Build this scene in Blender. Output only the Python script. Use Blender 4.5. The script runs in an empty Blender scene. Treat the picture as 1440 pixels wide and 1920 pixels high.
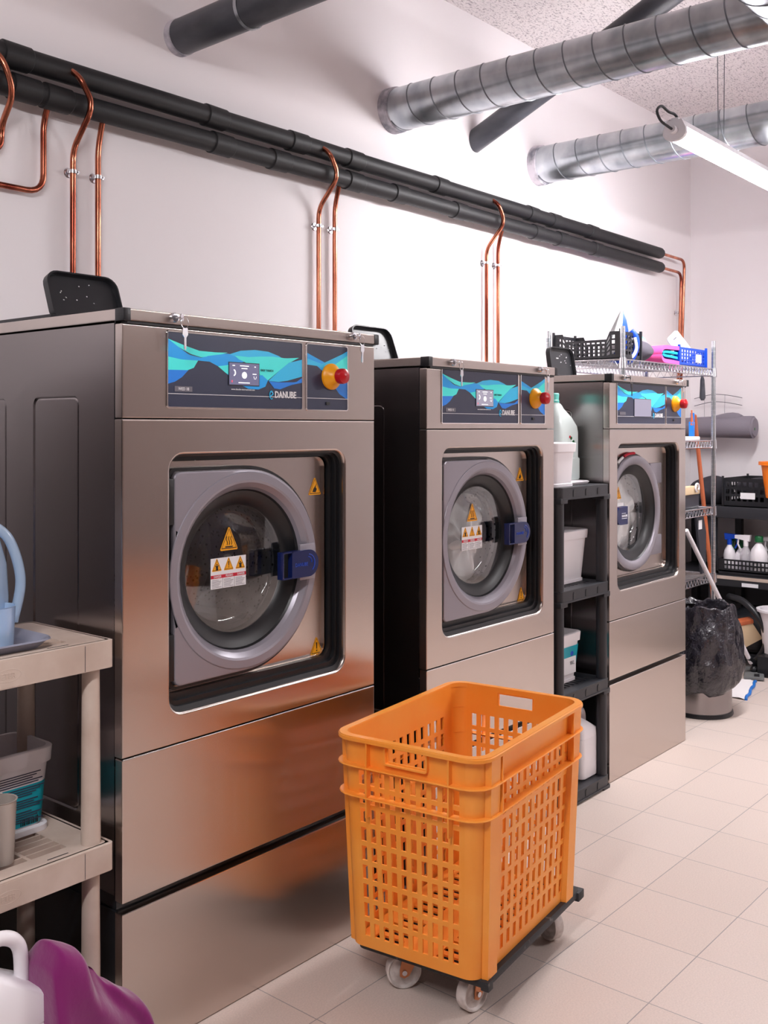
import bpy, bmesh, math, random
from mathutils import Vector, Matrix, noise as mnoise
R = random.Random(7)
PI = math.pi
sc = bpy.context.scene
COL = sc.collection

# ------------------------------------------------------------------ camera, world, light, exposure
cam_d = bpy.data.cameras.new('camera'); cam = bpy.data.objects.new('camera', cam_d); COL.objects.link(cam)
cam.location = (-1.3758, -1.9113, 1.4301)
cam.rotation_euler = (PI/2, 0, 0.6956 - PI/2)
cam_d.sensor_fit = 'VERTICAL'; cam_d.sensor_height = 36; cam_d.lens = 1912.245/1920*36
cam_d.shift_y = -157.6/1920
cam_d.clip_start = .05
cam_d.dof.use_dof = False
sc.camera = cam

world = bpy.data.worlds.new('world'); sc.world = world; world.use_nodes = True
bg = world.node_tree.nodes['Background']; bg.inputs[0].default_value = (.9, .85, .9, 1); bg.inputs[1].default_value = .25

sc.view_settings.view_transform = 'Standard'; sc.view_settings.look = 'None'
sc.view_settings.gamma = 1; sc.view_settings.use_curve_mapping = False
sc.view_settings.exposure = 2.15
LAMP_E = 30.0          # emission of the tube diffusers
X0, X1, Y0, Y1, ZC = -4.2, 5.37, -4.4, 0.97, 3.46     # room box

# ------------------------------------------------------------------ materials
def s2l(c):
    c /= 255.0
    return c/12.92 if c <= .04045 else ((c+.055)/1.055)**2.4
def rgb(r, g, b): return (s2l(r), s2l(g), s2l(b), 1)
def mat(name, col, rough=.5, metal=0., **k):
    m = bpy.data.materials.new(name); m.use_nodes = True
    b = m.node_tree.nodes['Principled BSDF']
    b.inputs['Base Color'].default_value = col
    b.inputs['Roughness'].default_value = rough; b.inputs['Metallic'].default_value = metal
    for a, v in k.items():
        b.inputs[a.replace('_', ' ')].default_value = v
    return m
def nd(m, t): return m.node_tree.nodes.new(t)
def lk(m, a, b): m.node_tree.links.new(a, b)
def coords(m, scale=(1, 1, 1), src='Object'):
    tc = nd(m, 'ShaderNodeTexCoord'); mp = nd(m, 'ShaderNodeMapping'); mp.inputs['Scale'].default_value = scale
    lk(m, tc.outputs[src], mp.inputs[0]); return mp.outputs[0]
def noisy(m, scale, lo, hi, ramp=(.35, .65), detail=4, vec=(1, 1, 1), sock='Base Color', src='Object'):
    n = nd(m, 'ShaderNodeTexNoise'); n.inputs['Scale'].default_value = scale; n.inputs['Detail'].default_value = detail
    lk(m, coords(m, vec, src), n.inputs['Vector'])
    r = nd(m, 'ShaderNodeValToRGB'); r.color_ramp.elements[0].position, r.color_ramp.elements[1].position = ramp
    r.color_ramp.elements[0].color = lo; r.color_ramp.elements[1].color = hi
    lk(m, n.outputs[0], r.inputs[0]); lk(m, r.outputs[0], m.node_tree.nodes['Principled BSDF'].inputs[sock]); return r
def bump(m, scale, strength, dist=.002, vec=(1, 1, 1), detail=3):
    n = nd(m, 'ShaderNodeTexNoise'); n.inputs['Scale'].default_value = scale; n.inputs['Detail'].default_value = detail
    lk(m, coords(m, vec), n.inputs['Vector'])
    b = nd(m, 'ShaderNodeBump'); b.inputs['Strength'].default_value = strength; b.inputs['Distance'].default_value = dist
    lk(m, n.outputs[0], b.inputs['Height']); lk(m, b.outputs[0], m.node_tree.nodes['Principled BSDF'].inputs['Normal'])
def g4(v): return (v, v, v, 1)

def steel(name, col, r0, r1, aniso=.75):
    m = mat(name, col, r0, 1.0)
    noisy(m, 2.2, g4(r0), g4(r1), (.0, 1.), 1.5, (1, 1, .6), 'Roughness')
    b = m.node_tree.nodes['Principled BSDF']; b.inputs['Anisotropic'].default_value = aniso
    t = nd(m, 'ShaderNodeTangent'); t.direction_type = 'RADIAL'; t.axis = 'Z'; lk(m, t.outputs[0], b.inputs['Tangent'])
    bump(m, 60, .03, .0004, (.25, .25, 6), 1)
    return m
M = {}
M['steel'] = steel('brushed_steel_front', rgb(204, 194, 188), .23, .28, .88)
M['steel_side'] = steel('brushed_steel_side', rgb(150, 144, 144), .22, .27, .7)  # colour darkened to give the machine sides their dim reflections
M['steel_edge'] = mat('polished_steel_edge', rgb(225, 222, 222), .15, 1)
M['chrome'] = mat('chrome', rgb(215, 215, 220), .25, 1)
M['galv'] = mat('galvanised_sheet', rgb(190, 196, 200), .27, .92)
noisy(M['galv'], 8, rgb(150, 158, 164), rgb(214, 218, 222), (.25, .8), 8, (1, 1.4, 1))
M['galv_seam'] = mat('duct_seam', rgb(120, 124, 130), .4, .8)
M['plaster_smear'] = mat('plaster_smear', rgb(190, 190, 200), .8)
noisy(M['plaster_smear'], 14, rgb(120, 122, 132), rgb(215, 210, 218), (.35, .6), 6)
M['dark_pvc'] = mat('dark_grey_pipe', rgb(70, 72, 78), .35)
noisy(M['dark_pvc'], 9, rgb(48, 50, 56), rgb(90, 92, 100), (.35, .75), 8, (1, .4, 1))
M['foam'] = mat('black_foam_insulation', rgb(20, 20, 23), .55)
bump(M['foam'], 40, .3, .002)
M['copper'] = mat('copper', rgb(205, 120, 90), .25, 1)
noisy(M['copper'], 11, rgb(130, 62, 48), rgb(232, 150, 118), (.35, .68), 6, (1, 1, .35))
M['rubber'] = mat('black_rubber', rgb(24, 25, 28), .4)
M['black'] = mat('black_plastic', rgb(30, 31, 35), .35)
M['black_rack'] = mat('black_rack_plastic', rgb(44, 45, 50), .45)
M['darkgrey'] = mat('dark_grey_plastic', rgb(62, 62, 70), .5)
M['door_grey'] = mat('door_silver_grey', rgb(150, 146, 155), .34, .35)
M['navy'] = mat('navy_plastic', rgb(16, 30, 84), .25)
M['panel_bg'] = mat('panel_midnight_blue', rgb(44, 50, 76), .35)
M['teal'] = mat('panel_teal', rgb(70, 250, 245), .35)
M['pblue'] = mat('panel_blue', rgb(24, 172, 255), .3)
M['pblue2'] = mat('panel_deep_blue', rgb(14, 134, 240), .35)
M['psky'] = mat('panel_sky_blue', rgb(40, 202, 255), .35)
M['white'] = mat('white_plastic', rgb(236, 232, 236), .4)
M['whitep'] = mat('white_print', rgb(235, 235, 238), .5)
M['greyp'] = mat('grey_print', rgb(110, 108, 118), .5)
M['blackp'] = mat('black_print', rgb(20, 18, 16), .5)
M['redp'] = mat('red_print', rgb(200, 20, 50), .5)
M['yellow'] = mat('warning_yellow', rgb(248, 170, 12), .4)
M['btn_yellow'] = mat('button_yellow', rgb(248, 165, 10), .35)
M['btn_red'] = mat('button_red', rgb(190, 22, 32), .28)
M['orange'] = mat('orange_plastic', rgb(255, 162, 60), .4)
noisy(M['orange'], 6, rgb(255, 153, 48), rgb(255, 170, 72), (.3, .7), 6)
M['orange2'] = mat('orange_bucket', rgb(255, 128, 8), .4)
M['beige'] = mat('beige_resin', rgb(196, 178, 164), .5)
noisy(M['beige'], 9, rgb(184, 164, 150), rgb(206, 190, 178), (.3, .7), 7)
M['deck'] = mat('dark_deck_board', rgb(52, 54, 58), .6)
noisy(M['deck'], 30, rgb(40, 42, 46), rgb(150, 148, 145), (.62, .8), 8)
M['wheel'] = mat('white_nylon_wheel', rgb(212, 202, 198), .5)
noisy(M['wheel'], 26, rgb(168, 156, 150), rgb(224, 216, 212), (.3, .6), 6)
M['fork'] = mat('plated_fork', rgb(196, 130, 92), .35, .8)
M['purple'] = mat('magenta_fleece', rgb(122, 4, 96), .9, Sheen_Weight=.4)
bump(M['purple'], 60, .4, .003)
M['towel_grey'] = mat('grey_fabric', rgb(130, 124, 134), .9)
bump(M['towel_grey'], 70, .4, .003)
M['bag_grey'] = mat('charcoal_fabric', rgb(84, 80, 90), .9)
M['dark_cloth'] = mat('dark_fabric', rgb(48, 47, 55), .9)
M['pink'] = mat('pink_towel', rgb(245, 90, 165), .9)
M['cyan'] = mat('cyan_towel', rgb(20, 178, 205), .9)
M['linen'] = mat('white_linen', rgb(238, 234, 234), .9)
bump(M['linen'], 30, .5, .004)
M['label_teal'] = mat('label_teal', rgb(6, 160, 178), .4)
M['cblue'] = mat('cobalt_blue', rgb(10, 70, 190), .35)
M['bblue'] = mat('bright_blue', rgb(20, 120, 215), .35)
M['green'] = mat('dark_green_plastic', rgb(8, 92, 48), .4)
M['wood'] = mat('orange_brown_wood', rgb(188, 98, 58), .45)
noisy(M['wood'], 5, rgb(170, 82, 46), rgb(204, 114, 72), (.3, .7), 6, (4, 4, .4))
M['bristle'] = mat('cream_bristle', rgb(222, 196, 160), .9)
M['greybox'] = mat('grey_storage_plastic', rgb(110, 112, 112), .5)
M['mint'] = mat('mint_cap', rgb(120, 222, 210), .35)
M['bag'] = mat('black_bin_liner', rgb(36, 34, 42), .2, Coat_Weight=.5)
bump(M['bag'], 12, 1.0, .05, (1, 1, .8), 5)
M['linkgrey'] = mat('grey_tray', rgb(132, 134, 150), .4)

def clearish(name, col, alpha, rough=.08):
    m = bpy.data.materials.new(name); m.use_nodes = True; nt = m.node_tree
    for n in list(nt.nodes): nt.nodes.remove(n)
    o = nd(m, 'ShaderNodeOutputMaterial'); tr = nd(m, 'ShaderNodeBsdfTransparent'); tr.inputs[0].default_value = col
    g = nd(m, 'ShaderNodeBsdfGlossy'); g.inputs['Roughness'].default_value = rough
    d = nd(m, 'ShaderNodeBsdfPrincipled'); d.inputs['Base Color'].default_value = col; d.inputs['Roughness'].default_value = .25
    lw = nd(m, 'ShaderNodeLayerWeight'); lw.inputs[0].default_value = .22; fr = nd(m, 'ShaderNodeMath'); fr.operation = 'MULTIPLY_ADD'; fr.inputs[1].default_value = .7; fr.inputs[2].default_value = .035; lk(m, lw.outputs['Facing'], fr.inputs[0])
    a = nd(m, 'ShaderNodeMixShader'); lk(m, fr.outputs[0], a.inputs[0]); lk(m, tr.outputs[0], a.inputs[1]); lk(m, g.outputs[0], a.inputs[2])
    b = nd(m, 'ShaderNodeMixShader'); b.inputs[0].default_value = alpha; lk(m, a.outputs[0], b.inputs[1]); lk(m, d.outputs[0], b.inputs[2])
    lk(m, b.outputs[0], o.inputs[0]); return m
M['glass'] = clearish('door_glass', (.93, .95, .95, 1), .0, .03)
M['clear_blue'] = clearish('translucent_blue_plastic', (.62, .78, .95, 1), .45)
M['clear_cyan'] = clearish('cyan_liquid', (.05, .5, .75, 1), .7)
M['clear_mint'] = clearish('translucent_mint_plastic', (.85, .97, .95, 1), .88)
M['clear_white'] = clearish('clear_plastic', (.9, .88, .92, 1), .4)
M['clear_brown'] = clearish('cloudy_plastic', (.62, .55, .5, 1), .6)

# screen: gives off light
def emit(name, col, e, base=None):
    m = mat(name, base or col, .4); b = m.node_tree.nodes['Principled BSDF']
    b.inputs['Emission Color'].default_value = col; b.inputs['Emission Strength'].default_value = e; return m
M['screen'] = emit('lit_screen', rgb(150, 145, 190), .09, rgb(60, 60, 80))
M['screen_w'] = emit('lit_screen_white', rgb(255, 255, 255), .22)
M['screen_pale'] = emit('lit_screen_pale', rgb(215, 205, 225), .10, rgb(90, 90, 110))
M['screen_r'] = emit('lit_screen_red', rgb(230, 60, 80), .2)
M['lamp'] = emit('lamp_diffuser', (1, .965, .985, 1), LAMP_E, g4(.9))

# drum steel with perforations
M['drum'] = mat('perforated_drum_steel', rgb(150, 150, 156), .3, .9)
v = nd(M['drum'], 'ShaderNodeTexVoronoi'); v.inputs['Scale'].default_value = 70; lk(M['drum'], coords(M['drum']), v.inputs['Vector'])
r = nd(M['drum'], 'ShaderNodeValToRGB'); r.color_ramp.elements[0].position = .2; r.color_ramp.elements[1].position = .3
r.color_ramp.elements[0].color = g4(.01); r.color_ramp.elements[1].color = rgb(160, 160, 166)
lk(M['drum'], v.outputs['Distance'], r.inputs[0]); lk(M['drum'], r.outputs[0], M['drum'].node_tree.nodes['Principled BSDF'].inputs['Base Color'])

M['wall'] = mat('painted_plaster', rgb(238, 233, 235), .75)
bump(M['wall'], 90, .06, .002)
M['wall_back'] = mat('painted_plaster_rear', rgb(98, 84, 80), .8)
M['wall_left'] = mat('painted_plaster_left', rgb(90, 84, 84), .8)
M['ceil'] = mat('wood_wool_ceiling', rgb(200, 190, 196), .9)
noisy(M['ceil'], 60, rgb(168, 160, 164), rgb(232, 225, 225), (.33, .48), 9, (1, 2.2, 1))
bump(M['ceil'], 60, .7, .01, (1, 2, 1), 6)

# floor tiles: brick texture used as a square grid
M['tile'] = mat('floor_tile', rgb(214, 194, 186), .42)
fm = M['tile']; br = nd(fm, 'ShaderNodeTexBrick'); br.offset = 0; br.squash = 1
TS = .2912
br.inputs['Scale'].default_value = 1.0; br.inputs['Brick Width'].default_value = TS; br.inputs['Row Height'].default_value = TS
br.inputs['Mortar Size'].default_value = .0016; br.inputs['Mortar Smooth'].default_value = .3; br.inputs['Bias'].default_value = 0
br.inputs['Color1'].default_value = rgb(216, 198, 187); br.inputs['Color2'].default_value = rgb(211, 192, 180); br.inputs['Mortar'].default_value = rgb(140, 132, 130)
mp = nd(fm, 'ShaderNodeMapping'); tc = nd(fm, 'ShaderNodeTexCoord'); lk(fm, tc.outputs['Object'], mp.inputs[0]); lk(fm, mp.outputs[0], br.inputs['Vector'])
mx = nd(fm, 'ShaderNodeMixRGB'); mx.blend_type = 'MULTIPLY'; mx.inputs[0].default_value = .35
ns = nd(fm, 'ShaderNodeTexNoise'); ns.inputs['Scale'].default_value = 220; ns.inputs['Detail'].default_value = 3
lk(fm, tc.outputs['Object'], ns.inputs['Vector']); lk(fm, br.outputs['Color'], mx.inputs[1]); lk(fm, ns.outputs[0], mx.inputs[2])
hs = nd(fm, 'ShaderNodeBrightContrast'); hs.inputs['Bright'].default_value = .11; lk(fm, mx.outputs[0], hs.inputs[0])
lk(fm, hs.outputs[0], fm.node_tree.nodes['Principled BSDF'].inputs['Base Color'])
bp = nd(fm, 'ShaderNodeBump'); bp.invert = True; bp.inputs['Strength'].default_value = .4; bp.inputs['Distance'].default_value = .002
lk(fm, br.outputs['Fac'], bp.inputs['Height']); lk(fm, bp.outputs[0], fm.node_tree.nodes['Principled BSDF'].inputs['Normal'])

# ------------------------------------------------------------------ mesh builder
def rrect(x0, z0, x1, z1, r, n=5):
    p = []
    for cx, cz, a in ((x1-r, z1-r, 0), (x0+r, z1-r, 90), (x0+r, z0+r, 180), (x1-r, z0+r, 270)):
        for i in range(n+1):
            t = math.radians(a+90*i/n); p.append((cx+r*math.cos(t), cz+r*math.sin(t)))
    return p
def circ_like(loop, cx, cz, r):
    o = []
    for x, z in loop:
        t = math.atan2(z-cz, x-cx); o.append((cx+r*math.cos(t), cz+r*math.sin(t)))
    return o
def dense(loop, d=.02):
    o = []
    for i, p in enumerate(loop):
        q = loop[(i+1) % len(loop)]; n = max(1, int(math.dist(p, q)/d))
        o += [(p[0]+(q[0]-p[0])*k/n, p[1]+(q[1]-p[1])*k/n) for k in range(n)]
    return o
def lerp(a, b, t): return a+(b-a)*t

class MB:
    def __init__(s): s.v = []; s.f = []; s.mi = []; s.mats = []; s.T = Matrix.Identity(4)
    def at(s, loc=(0, 0, 0), rot=(0, 0, 0), sc=(1, 1, 1)):
        from mathutils import Euler
        s.T = Matrix.LocRotScale(Vector(loc), Euler(rot), Vector(sc)); return s
    def add(s, vs, fs, m):
        if m not in s.mats: s.mats.append(m)
        k = s.mats.index(m); b = len(s.v)
        s.v += [s.T @ Vector(q) for q in vs]
        s.f += [tuple(b+i for i in q) for q in fs]; s.mi += [k]*len(fs); return s
    def box(s, x0, y0, z0, x1, y1, z1, m, bev=0):
        vs = [(x, y, z) for x in (x0, x1) for y in (y0, y1) for z in (z0, z1)]
        fs = [(0, 1, 3, 2), (4, 6, 7, 5), (0, 4, 5, 1), (2, 3, 7, 6), (0, 2, 6, 4), (1, 5, 7, 3)]
        if bev:
            bm = bmesh.new(); q = [bm.verts.new(a) for a in vs]
            for f in fs: bm.faces.new([q[i] for i in f])
            bmesh.ops.bevel(bm, geom=bm.edges[:], offset=bev, segments=2, affect='EDGES', profile=.6)
            bm.verts.index_update(); vs = [v.co[:] for v in bm.verts]; fs = [[v.index for v in f.verts] for f in bm.faces]; bm.free()
        return s.add(vs, fs, m)
    def loft(s, loops, m, cap0=False, cap1=False, closed=True):
        n = len(loops[0]); vs = [p for l in loops for p in l]; fs = []
        for j in range(len(loops)-1):
            for i in range(n if closed else n-1):
                k = (i+1) % n; fs.append((j*n+i, j*n+k, (j+1)*n+k, (j+1)*n+i))
        if cap0: fs.append(tuple(range(n))[::-1])
        if cap1: fs.append(tuple((len(loops)-1)*n+i for i in range(n)))
        return s.add(vs, fs, m)
    def cyl(s, p0, p1, r0, m, r1=None, n=20, cap=True):
        return s.tube([p0, p1], r0, m, n, cap, radii=[r0, r0 if r1 is None else r1])
    def tube(s, pts, r, m, n=12, cap=True, radii=None):
        pts = [Vector(p) for p in pts]; loops = []; prev = None
        for i, p in enumerate(pts):
            a = pts[max(i-1, 0)]; b = pts[min(i+1, len(pts)-1)]; d = (b-a).normalized()
            if prev is None: u = d.orthogonal().normalized()
            else: u = (prev - d*prev.dot(d)).normalized()
            prev = u; w = d.cross(u); rr = radii[i] if radii else r
            loops.append([tuple(p+(u*math.cos(2*PI*k/n)+w*math.sin(2*PI*k/n))*rr) for k in range(n)])
        return s.loft(loops, m, cap, cap)
    def lathe(s, prof, m, n=40, c=(0, 0, 0), axis='z', cap0=False, cap1=False):
        loops = []
        for r, h in prof:
            l = []
            for k in range(n):
                t = 2*PI*k/n; a, b = r*math.cos(t), r*math.sin(t)
                l.append({'z': (c[0]+a, c[1]+b, c[2]+h), 'y': (c[0]+a, c[1]+h, c[2]+b), 'x': (c[0]+h, c[1]+a, c[2]+b)}[axis])
            loops.append(l)
        return s.loft(loops, m, cap0, cap1)
    def ball(s, c, r, m, sc3=(1, 1, 1), n=20):
        prof = [(r*math.sin(PI*i/12)+1e-5, -r*math.cos(PI*i/12)) for i in range(13)]; T = s.T
        s.T = T @ Matrix.Translation(c) @ Matrix.Diagonal((*sc3, 1)); s.lathe(prof, m, n); s.T = T; return s
    def prism(s, poly, y0, y1, m):       # polygon in x-z, extruded along y
        n = len(poly); vs = [(x, y0, z) for x, z in poly]+[(x, y1, z) for x, z in poly]
        fs = [tuple(range(n)), tuple(range(2*n-1, n-1, -1))]+[(i, i+n, (i+1) % n+n, (i+1) % n) for i in range(n)]
        return s.add(vs, fs, m)
    def slab(s, loop, z0, z1, m, bev=0, grow=0):
        c = [sum(p[0] for p in loop)/len(loop), sum(p[1] for p in loop)/len(loop)]
        def L(z, k): return [(c[0]+(x-c[0])*k, c[1]+(y-c[1])*k, z) for x, y in loop]
        return s.loft([L(z0, 1), L(z1, 1+grow)], m, True, True)
    def lattice(s, us, vs_, holes, t, m, f):   # slab of cells with through holes; f maps (u, v, w) to space
        nu, nv = len(us)-1, len(vs_)-1
        for i in range(nu):
            for j in range(nv):
                if (i, j) in holes: continue
                a, b, c, d = us[i], us[i+1], vs_[j], vs_[j+1]
                V = [f(a, c, 0), f(b, c, 0), f(b, d, 0), f(a, d, 0), f(a, c, t), f(b, c, t), f(b, d, t), f(a, d, t)]
                F = [(0, 1, 2, 3), (7, 6, 5, 4)]
                def solid(p, q): return 0 <= p < nu and 0 <= q < nv and (p, q) not in holes
                if not solid(i, j-1): F.append((0, 4, 5, 1))
                if not solid(i+1, j): F.append((1, 5, 6, 2))
                if not solid(i, j+1): F.append((2, 6, 7, 3))
                if not solid(i-1, j): F.append((3, 7, 4, 0))
                s.add(V, F, m)
        return s
    def text(s, txt, x, z, size, y, m, align='LEFT', ext=.0003, bold=0, sx=1):
        cu = bpy.data.curves.new('t', 'FONT'); cu.body = txt; cu.size = size; cu.extrude = ext; cu.align_x = align; cu.offset = bold
        cu.resolution_u = 3
        o = bpy.data.objects.new('t', cu); COL.objects.link(o)
        dg = bpy.context.evaluated_depsgraph_get(); me = o.evaluated_get(dg).to_mesh()
        vs = [(x+v.co.x*sx, y-v.co.z, z+v.co.y) for v in me.vertices]; fs = [tuple(p.vertices) for p in me.polygons]
        s.add(vs, fs, m); o.evaluated_get(dg).to_mesh_clear(); bpy.data.objects.remove(o); bpy.data.curves.remove(cu); return s
    def build(s, name, parent=None, loc=None, rot=None, angle=35, fix=True, subd=0, wn=False):
        me = bpy.data.meshes.new(name); me.from_pydata([tuple(v) for v in s.v], [], s.f)
        for m in s.mats: me.materials.append(m)
        me.polygons.foreach_set('material_index', s.mi)
        bm = bmesh.new(); bm.from_mesh(me)
        if fix:
            bmesh.ops.remove_doubles(bm, verts=bm.verts, dist=1e-5); bmesh.ops.recalc_face_normals(bm, faces=bm.faces)
        bm.to_mesh(me); bm.free()
        me.polygons.foreach_set('use_smooth', [True]*len(me.polygons)); me.set_sharp_from_angle(angle=math.radians(angle))
        o = bpy.data.objects.new(name, me); COL.objects.link(o)
        if parent: o.parent = parent
        if loc: o.location = loc
        if rot: o.rotation_euler = rot
        if wn:
            md = o.modifiers.new('w', 'WEIGHTED_NORMAL'); md.keep_sharp = True; md.weight = 100
        if subd:
            md = o.modifiers.new('s', 'SUBSURF'); md.levels = md.render_levels = subd
        return o
def tag(o, label, cat, group=None):
    o['label'] = label; o['category'] = cat
    if group: o['group'] = group
    return o
def thing(name, label, cat, loc=(0, 0, 0), rz=0, group=None):
    o = bpy.data.objects.new(name, None); COL.objects.link(o); o.location = loc; o.rotation_euler = (0, 0, rz); o.empty_display_size = .05
    return tag(o, label, cat, group)
def struct(o): o['kind'] = 'structure'; return o
def copy_tree(o, parent=None):
    c = o.copy(); COL.objects.link(c); c.parent = parent
    for ch in [x for x in bpy.data.objects if x.parent == o]: copy_tree(ch, c)
    return c
def bez(pts, n=8):     # smooth path through points (Catmull-Rom)
    P = [Vector(p) for p in pts]; out = []
    for i in range(len(P)-1):
        a = P[max(i-1, 0)]; b = P[i]; c = P[i+1]; d = P[min(i+2, len(P)-1)]
        for k in range(n):
            t = k/n; out.append(.5*((2*b)+(c-a)*t+(2*a-5*b+4*c-d)*t*t+(3*b-a-3*c+d)*t**3))
    return out+[P[-1]]
def corner(pts, r=.04, n=6):   # polyline with rounded corners
    P = [Vector(p) for p in pts]; out = [P[0]]
    for i in range(1, len(P)-1):
        a = (P[i-1]-P[i]); b = (P[i+1]-P[i]); q = min(r, a.length/2, b.length/2); a = P[i]+a.normalized()*q; b = P[i]+b.normalized()*q
        for k in range(n+1):
            t = k/n; out.append((1-t)**2*a+2*t*(1-t)*P[i]+t*t*b)
    return out+[P[-1]]

# ------------------------------------------------------------------ room
def box_obj(name, a, m): return struct(MB().box(*a, m).build(name))
fl = box_obj('floor', (X0, Y0, -.1, X1, Y1, 0), M['tile'])
mp.inputs['Location'].default_value = (-1.2881+20*TS+.0, .4947+20*TS, 0); mp.inputs['Rotation'].default_value = (0, 0, .0054)
box_obj('ceiling', (X0, Y0, ZC, X1, Y1, ZC+.1), M['ceil'])
box_obj('wall_back', (X0-.1, Y1, 0, X1+.1, Y1+.1, ZC), M['wall'])
box_obj('wall_right', (X1, Y0, 0, X1+.1, Y1, ZC), M['wall'])
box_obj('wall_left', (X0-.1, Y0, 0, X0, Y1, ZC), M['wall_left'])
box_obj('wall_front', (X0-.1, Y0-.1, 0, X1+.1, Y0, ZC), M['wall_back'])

# ------------------------------------------------------------------ tube lamps
def tube_lamp(x, y, z, L, label):
    t = thing('tube_light', label, 'light', (x, y, z), 0)
    w = .045
    prof = [(-w, .012), (-.03, .045), (.03, .045), (w, .012)]
    b = MB(); b.prism([(-.034, .012), (-.04, .024), (-.03, .05), (-.014, .05), (-.014, .062), (.014, .062), (.014, .05), (.03, .05), (.04, .024), (.034, .012)], 0, L, M['white'])
    b.T = Matrix.Identity(4)
    o = b.build('housing', t, rot=(0, 0, -PI/2))
    d = MB(); n = 10
    pl = [(-.040, .0235), (-w+.002, .010), (-w+.002, 0)]+[(-(w-.003)*math.cos(PI*k/n), -.026*math.sin(PI*k/n)) for k in range(1, n)]+[(w-.002, 0), (w-.002, .010), (.040, .0235)]
    d.prism(pl, .012, L-.012, M['lamp']); d.build('diffuser', t, rot=(0, 0, -PI/2))
    e = MB()
    pe = [(-w-.002, .016), (-w-.002, -.004)]+[(-(w+.001)*math.cos(PI*k/n), -.03*math.sin(PI*k/n)) for k in range(1, n)]+[(w+.002, -.004), (w+.002, .016), (.03, .053), (-.03, .053)]
    e.prism(pe, -.004, .014, M['white']); e.build('end_cap', t, rot=(0, 0, -PI/2)); e = MB(); e.prism(pe, L-.014, L+.004, M['white']); e.build('end_cap', t, rot=(0, 0, -PI/2))
    g = MB(); g.cyl((-.004, 0, .012), (-.03, 0, .012), .016, M['white'], n=16); g.build('cable_gland', t)
    c = MB(); c.tube(bez([(-.028, 0, .012), (-.06, .0, .014), (-.10, .012, .03), (-.115, .02, .065), (-.085, .016, .09), (-.045, .004, .075), (-.01, -.004, .072), (.02, -.006, .06)]), .0055, M['black'], 10); c.build('cable', t)
    for q in (.47, L-.3):
        k = MB(); k.tube([(q, -.012, .062), (q-.003, -.02, ZC-z)], .0018, M['galv_seam'], 6); k.tube([(q, .012, .062), (q+.003, .02, ZC-z)], .0018, M['galv_seam'], 6)
        k.box(q-.012, -.016, .058, q+.012, .016, .068, M['chrome']); k.build('suspension_wire', t)
    return t
tube_lamp(2.425, -.223, 2.585, 1.5, 'white LED tube light hanging in front of the rearmost spiral duct')
for i, (x, y) in enumerate([(-2.3, -1.15), (2.6, -3.1)]):  # unseen lights added out of view for fill and steel reflections
    tube_lamp(x, y, 2.62, 1.5, ['white LED tube light hanging above the left end of the machine row', 'white LED tube light hanging over the far side of the aisle', 'white LED tube light hanging behind the viewer'][i])

# ------------------------------------------------------------------ washing machines
def warn(mb, x, z, y, s, sym='!'):
    def tri(k, c=.0): 
        h = s*k; return [(x-h*.5, z-h*.42+c), (x+h*.5, z-h*.42+c), (x, z+h*.58+c)]
    def rt(t, q):
        o = []
        for i in range(3):
            a, b, c = Vector(t[i-1]), Vector(t[i]), Vector(t[(i+1) % 3])
            o += [tuple(b.lerp(a, q)), tuple(b.lerp(c, q))]
        return o
    mb.prism(rt(tri(1.0), .06), y, y+.0006, M['yellow'])
    a, b = tri(.84), tri(.76)
    vs = [(p[0], y-.0004, p[1]) for p in a+b]; mb.add(vs, [(0, 1, 4, 3), (1, 2, 5, 4), (2, 0, 3, 5)], M['blackp'])
    e = y-.0004
    if sym == '!':
        mb.prism([(x-.03*s, z-.1*s), (x+.03*s, z-.1*s), (x+.05*s, z+.25*s), (x-.05*s, z+.25*s)], e, e+.0003, M['blackp'])
        mb.prism([(x+.045*s*math.cos(k), z-.2*s+.045*s*math.sin(k)) for k in [i*PI/4 for i in range(8)]], e, e+.0003, M['blackp'])
    elif sym == 'hot':
        mb.prism([(x-.2*s, z-.3*s), (x+.2*s, z-.3*s), (x+.2*s, z-.25*s), (x-.2*s, z-.25*s)], e, e+.0003, M['blackp'])
        for q in (-.12, 0, .12):
            pts = [(x+q*s+.03*s*math.sin(k*.9), e, z-.2*s+k*.05*s) for k in range(8)]
            mb.tube(pts, .014*s, M['blackp'], 4)
    elif sym == 'hand':
        mb.prism([(x-.2*s, z-.25*s), (x+.05*s, z-.28*s), (x+.15*s, z-.1*s), (x+.05*s, z+.0*s), (x+.12*s, z+.2*s), (x-.02*s, z+.02*s), (x-.12*s, z-.08*s)], e, e+.0003, M['blackp'])
    elif sym == 'man':
        mb.prism([(x-.1*s, z-.36*s), (x+.12*s, z-.36*s), (x+.1*s, z-.1*s), (x+.22*s, z+.05*s), (x+.08*s, z), (x-.06*s, z), (x-.2*s, z+.05*s), (x-.1*s, z-.12*s)], e, e+.0003, M['blackp'])
        mb.prism([(x+.06*s*math.cos(k), z+.08*s+.06*s*math.sin(k)) for k in [i*PI/4 for i in range(8)]], e, e+.0003, M['blackp'])

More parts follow.
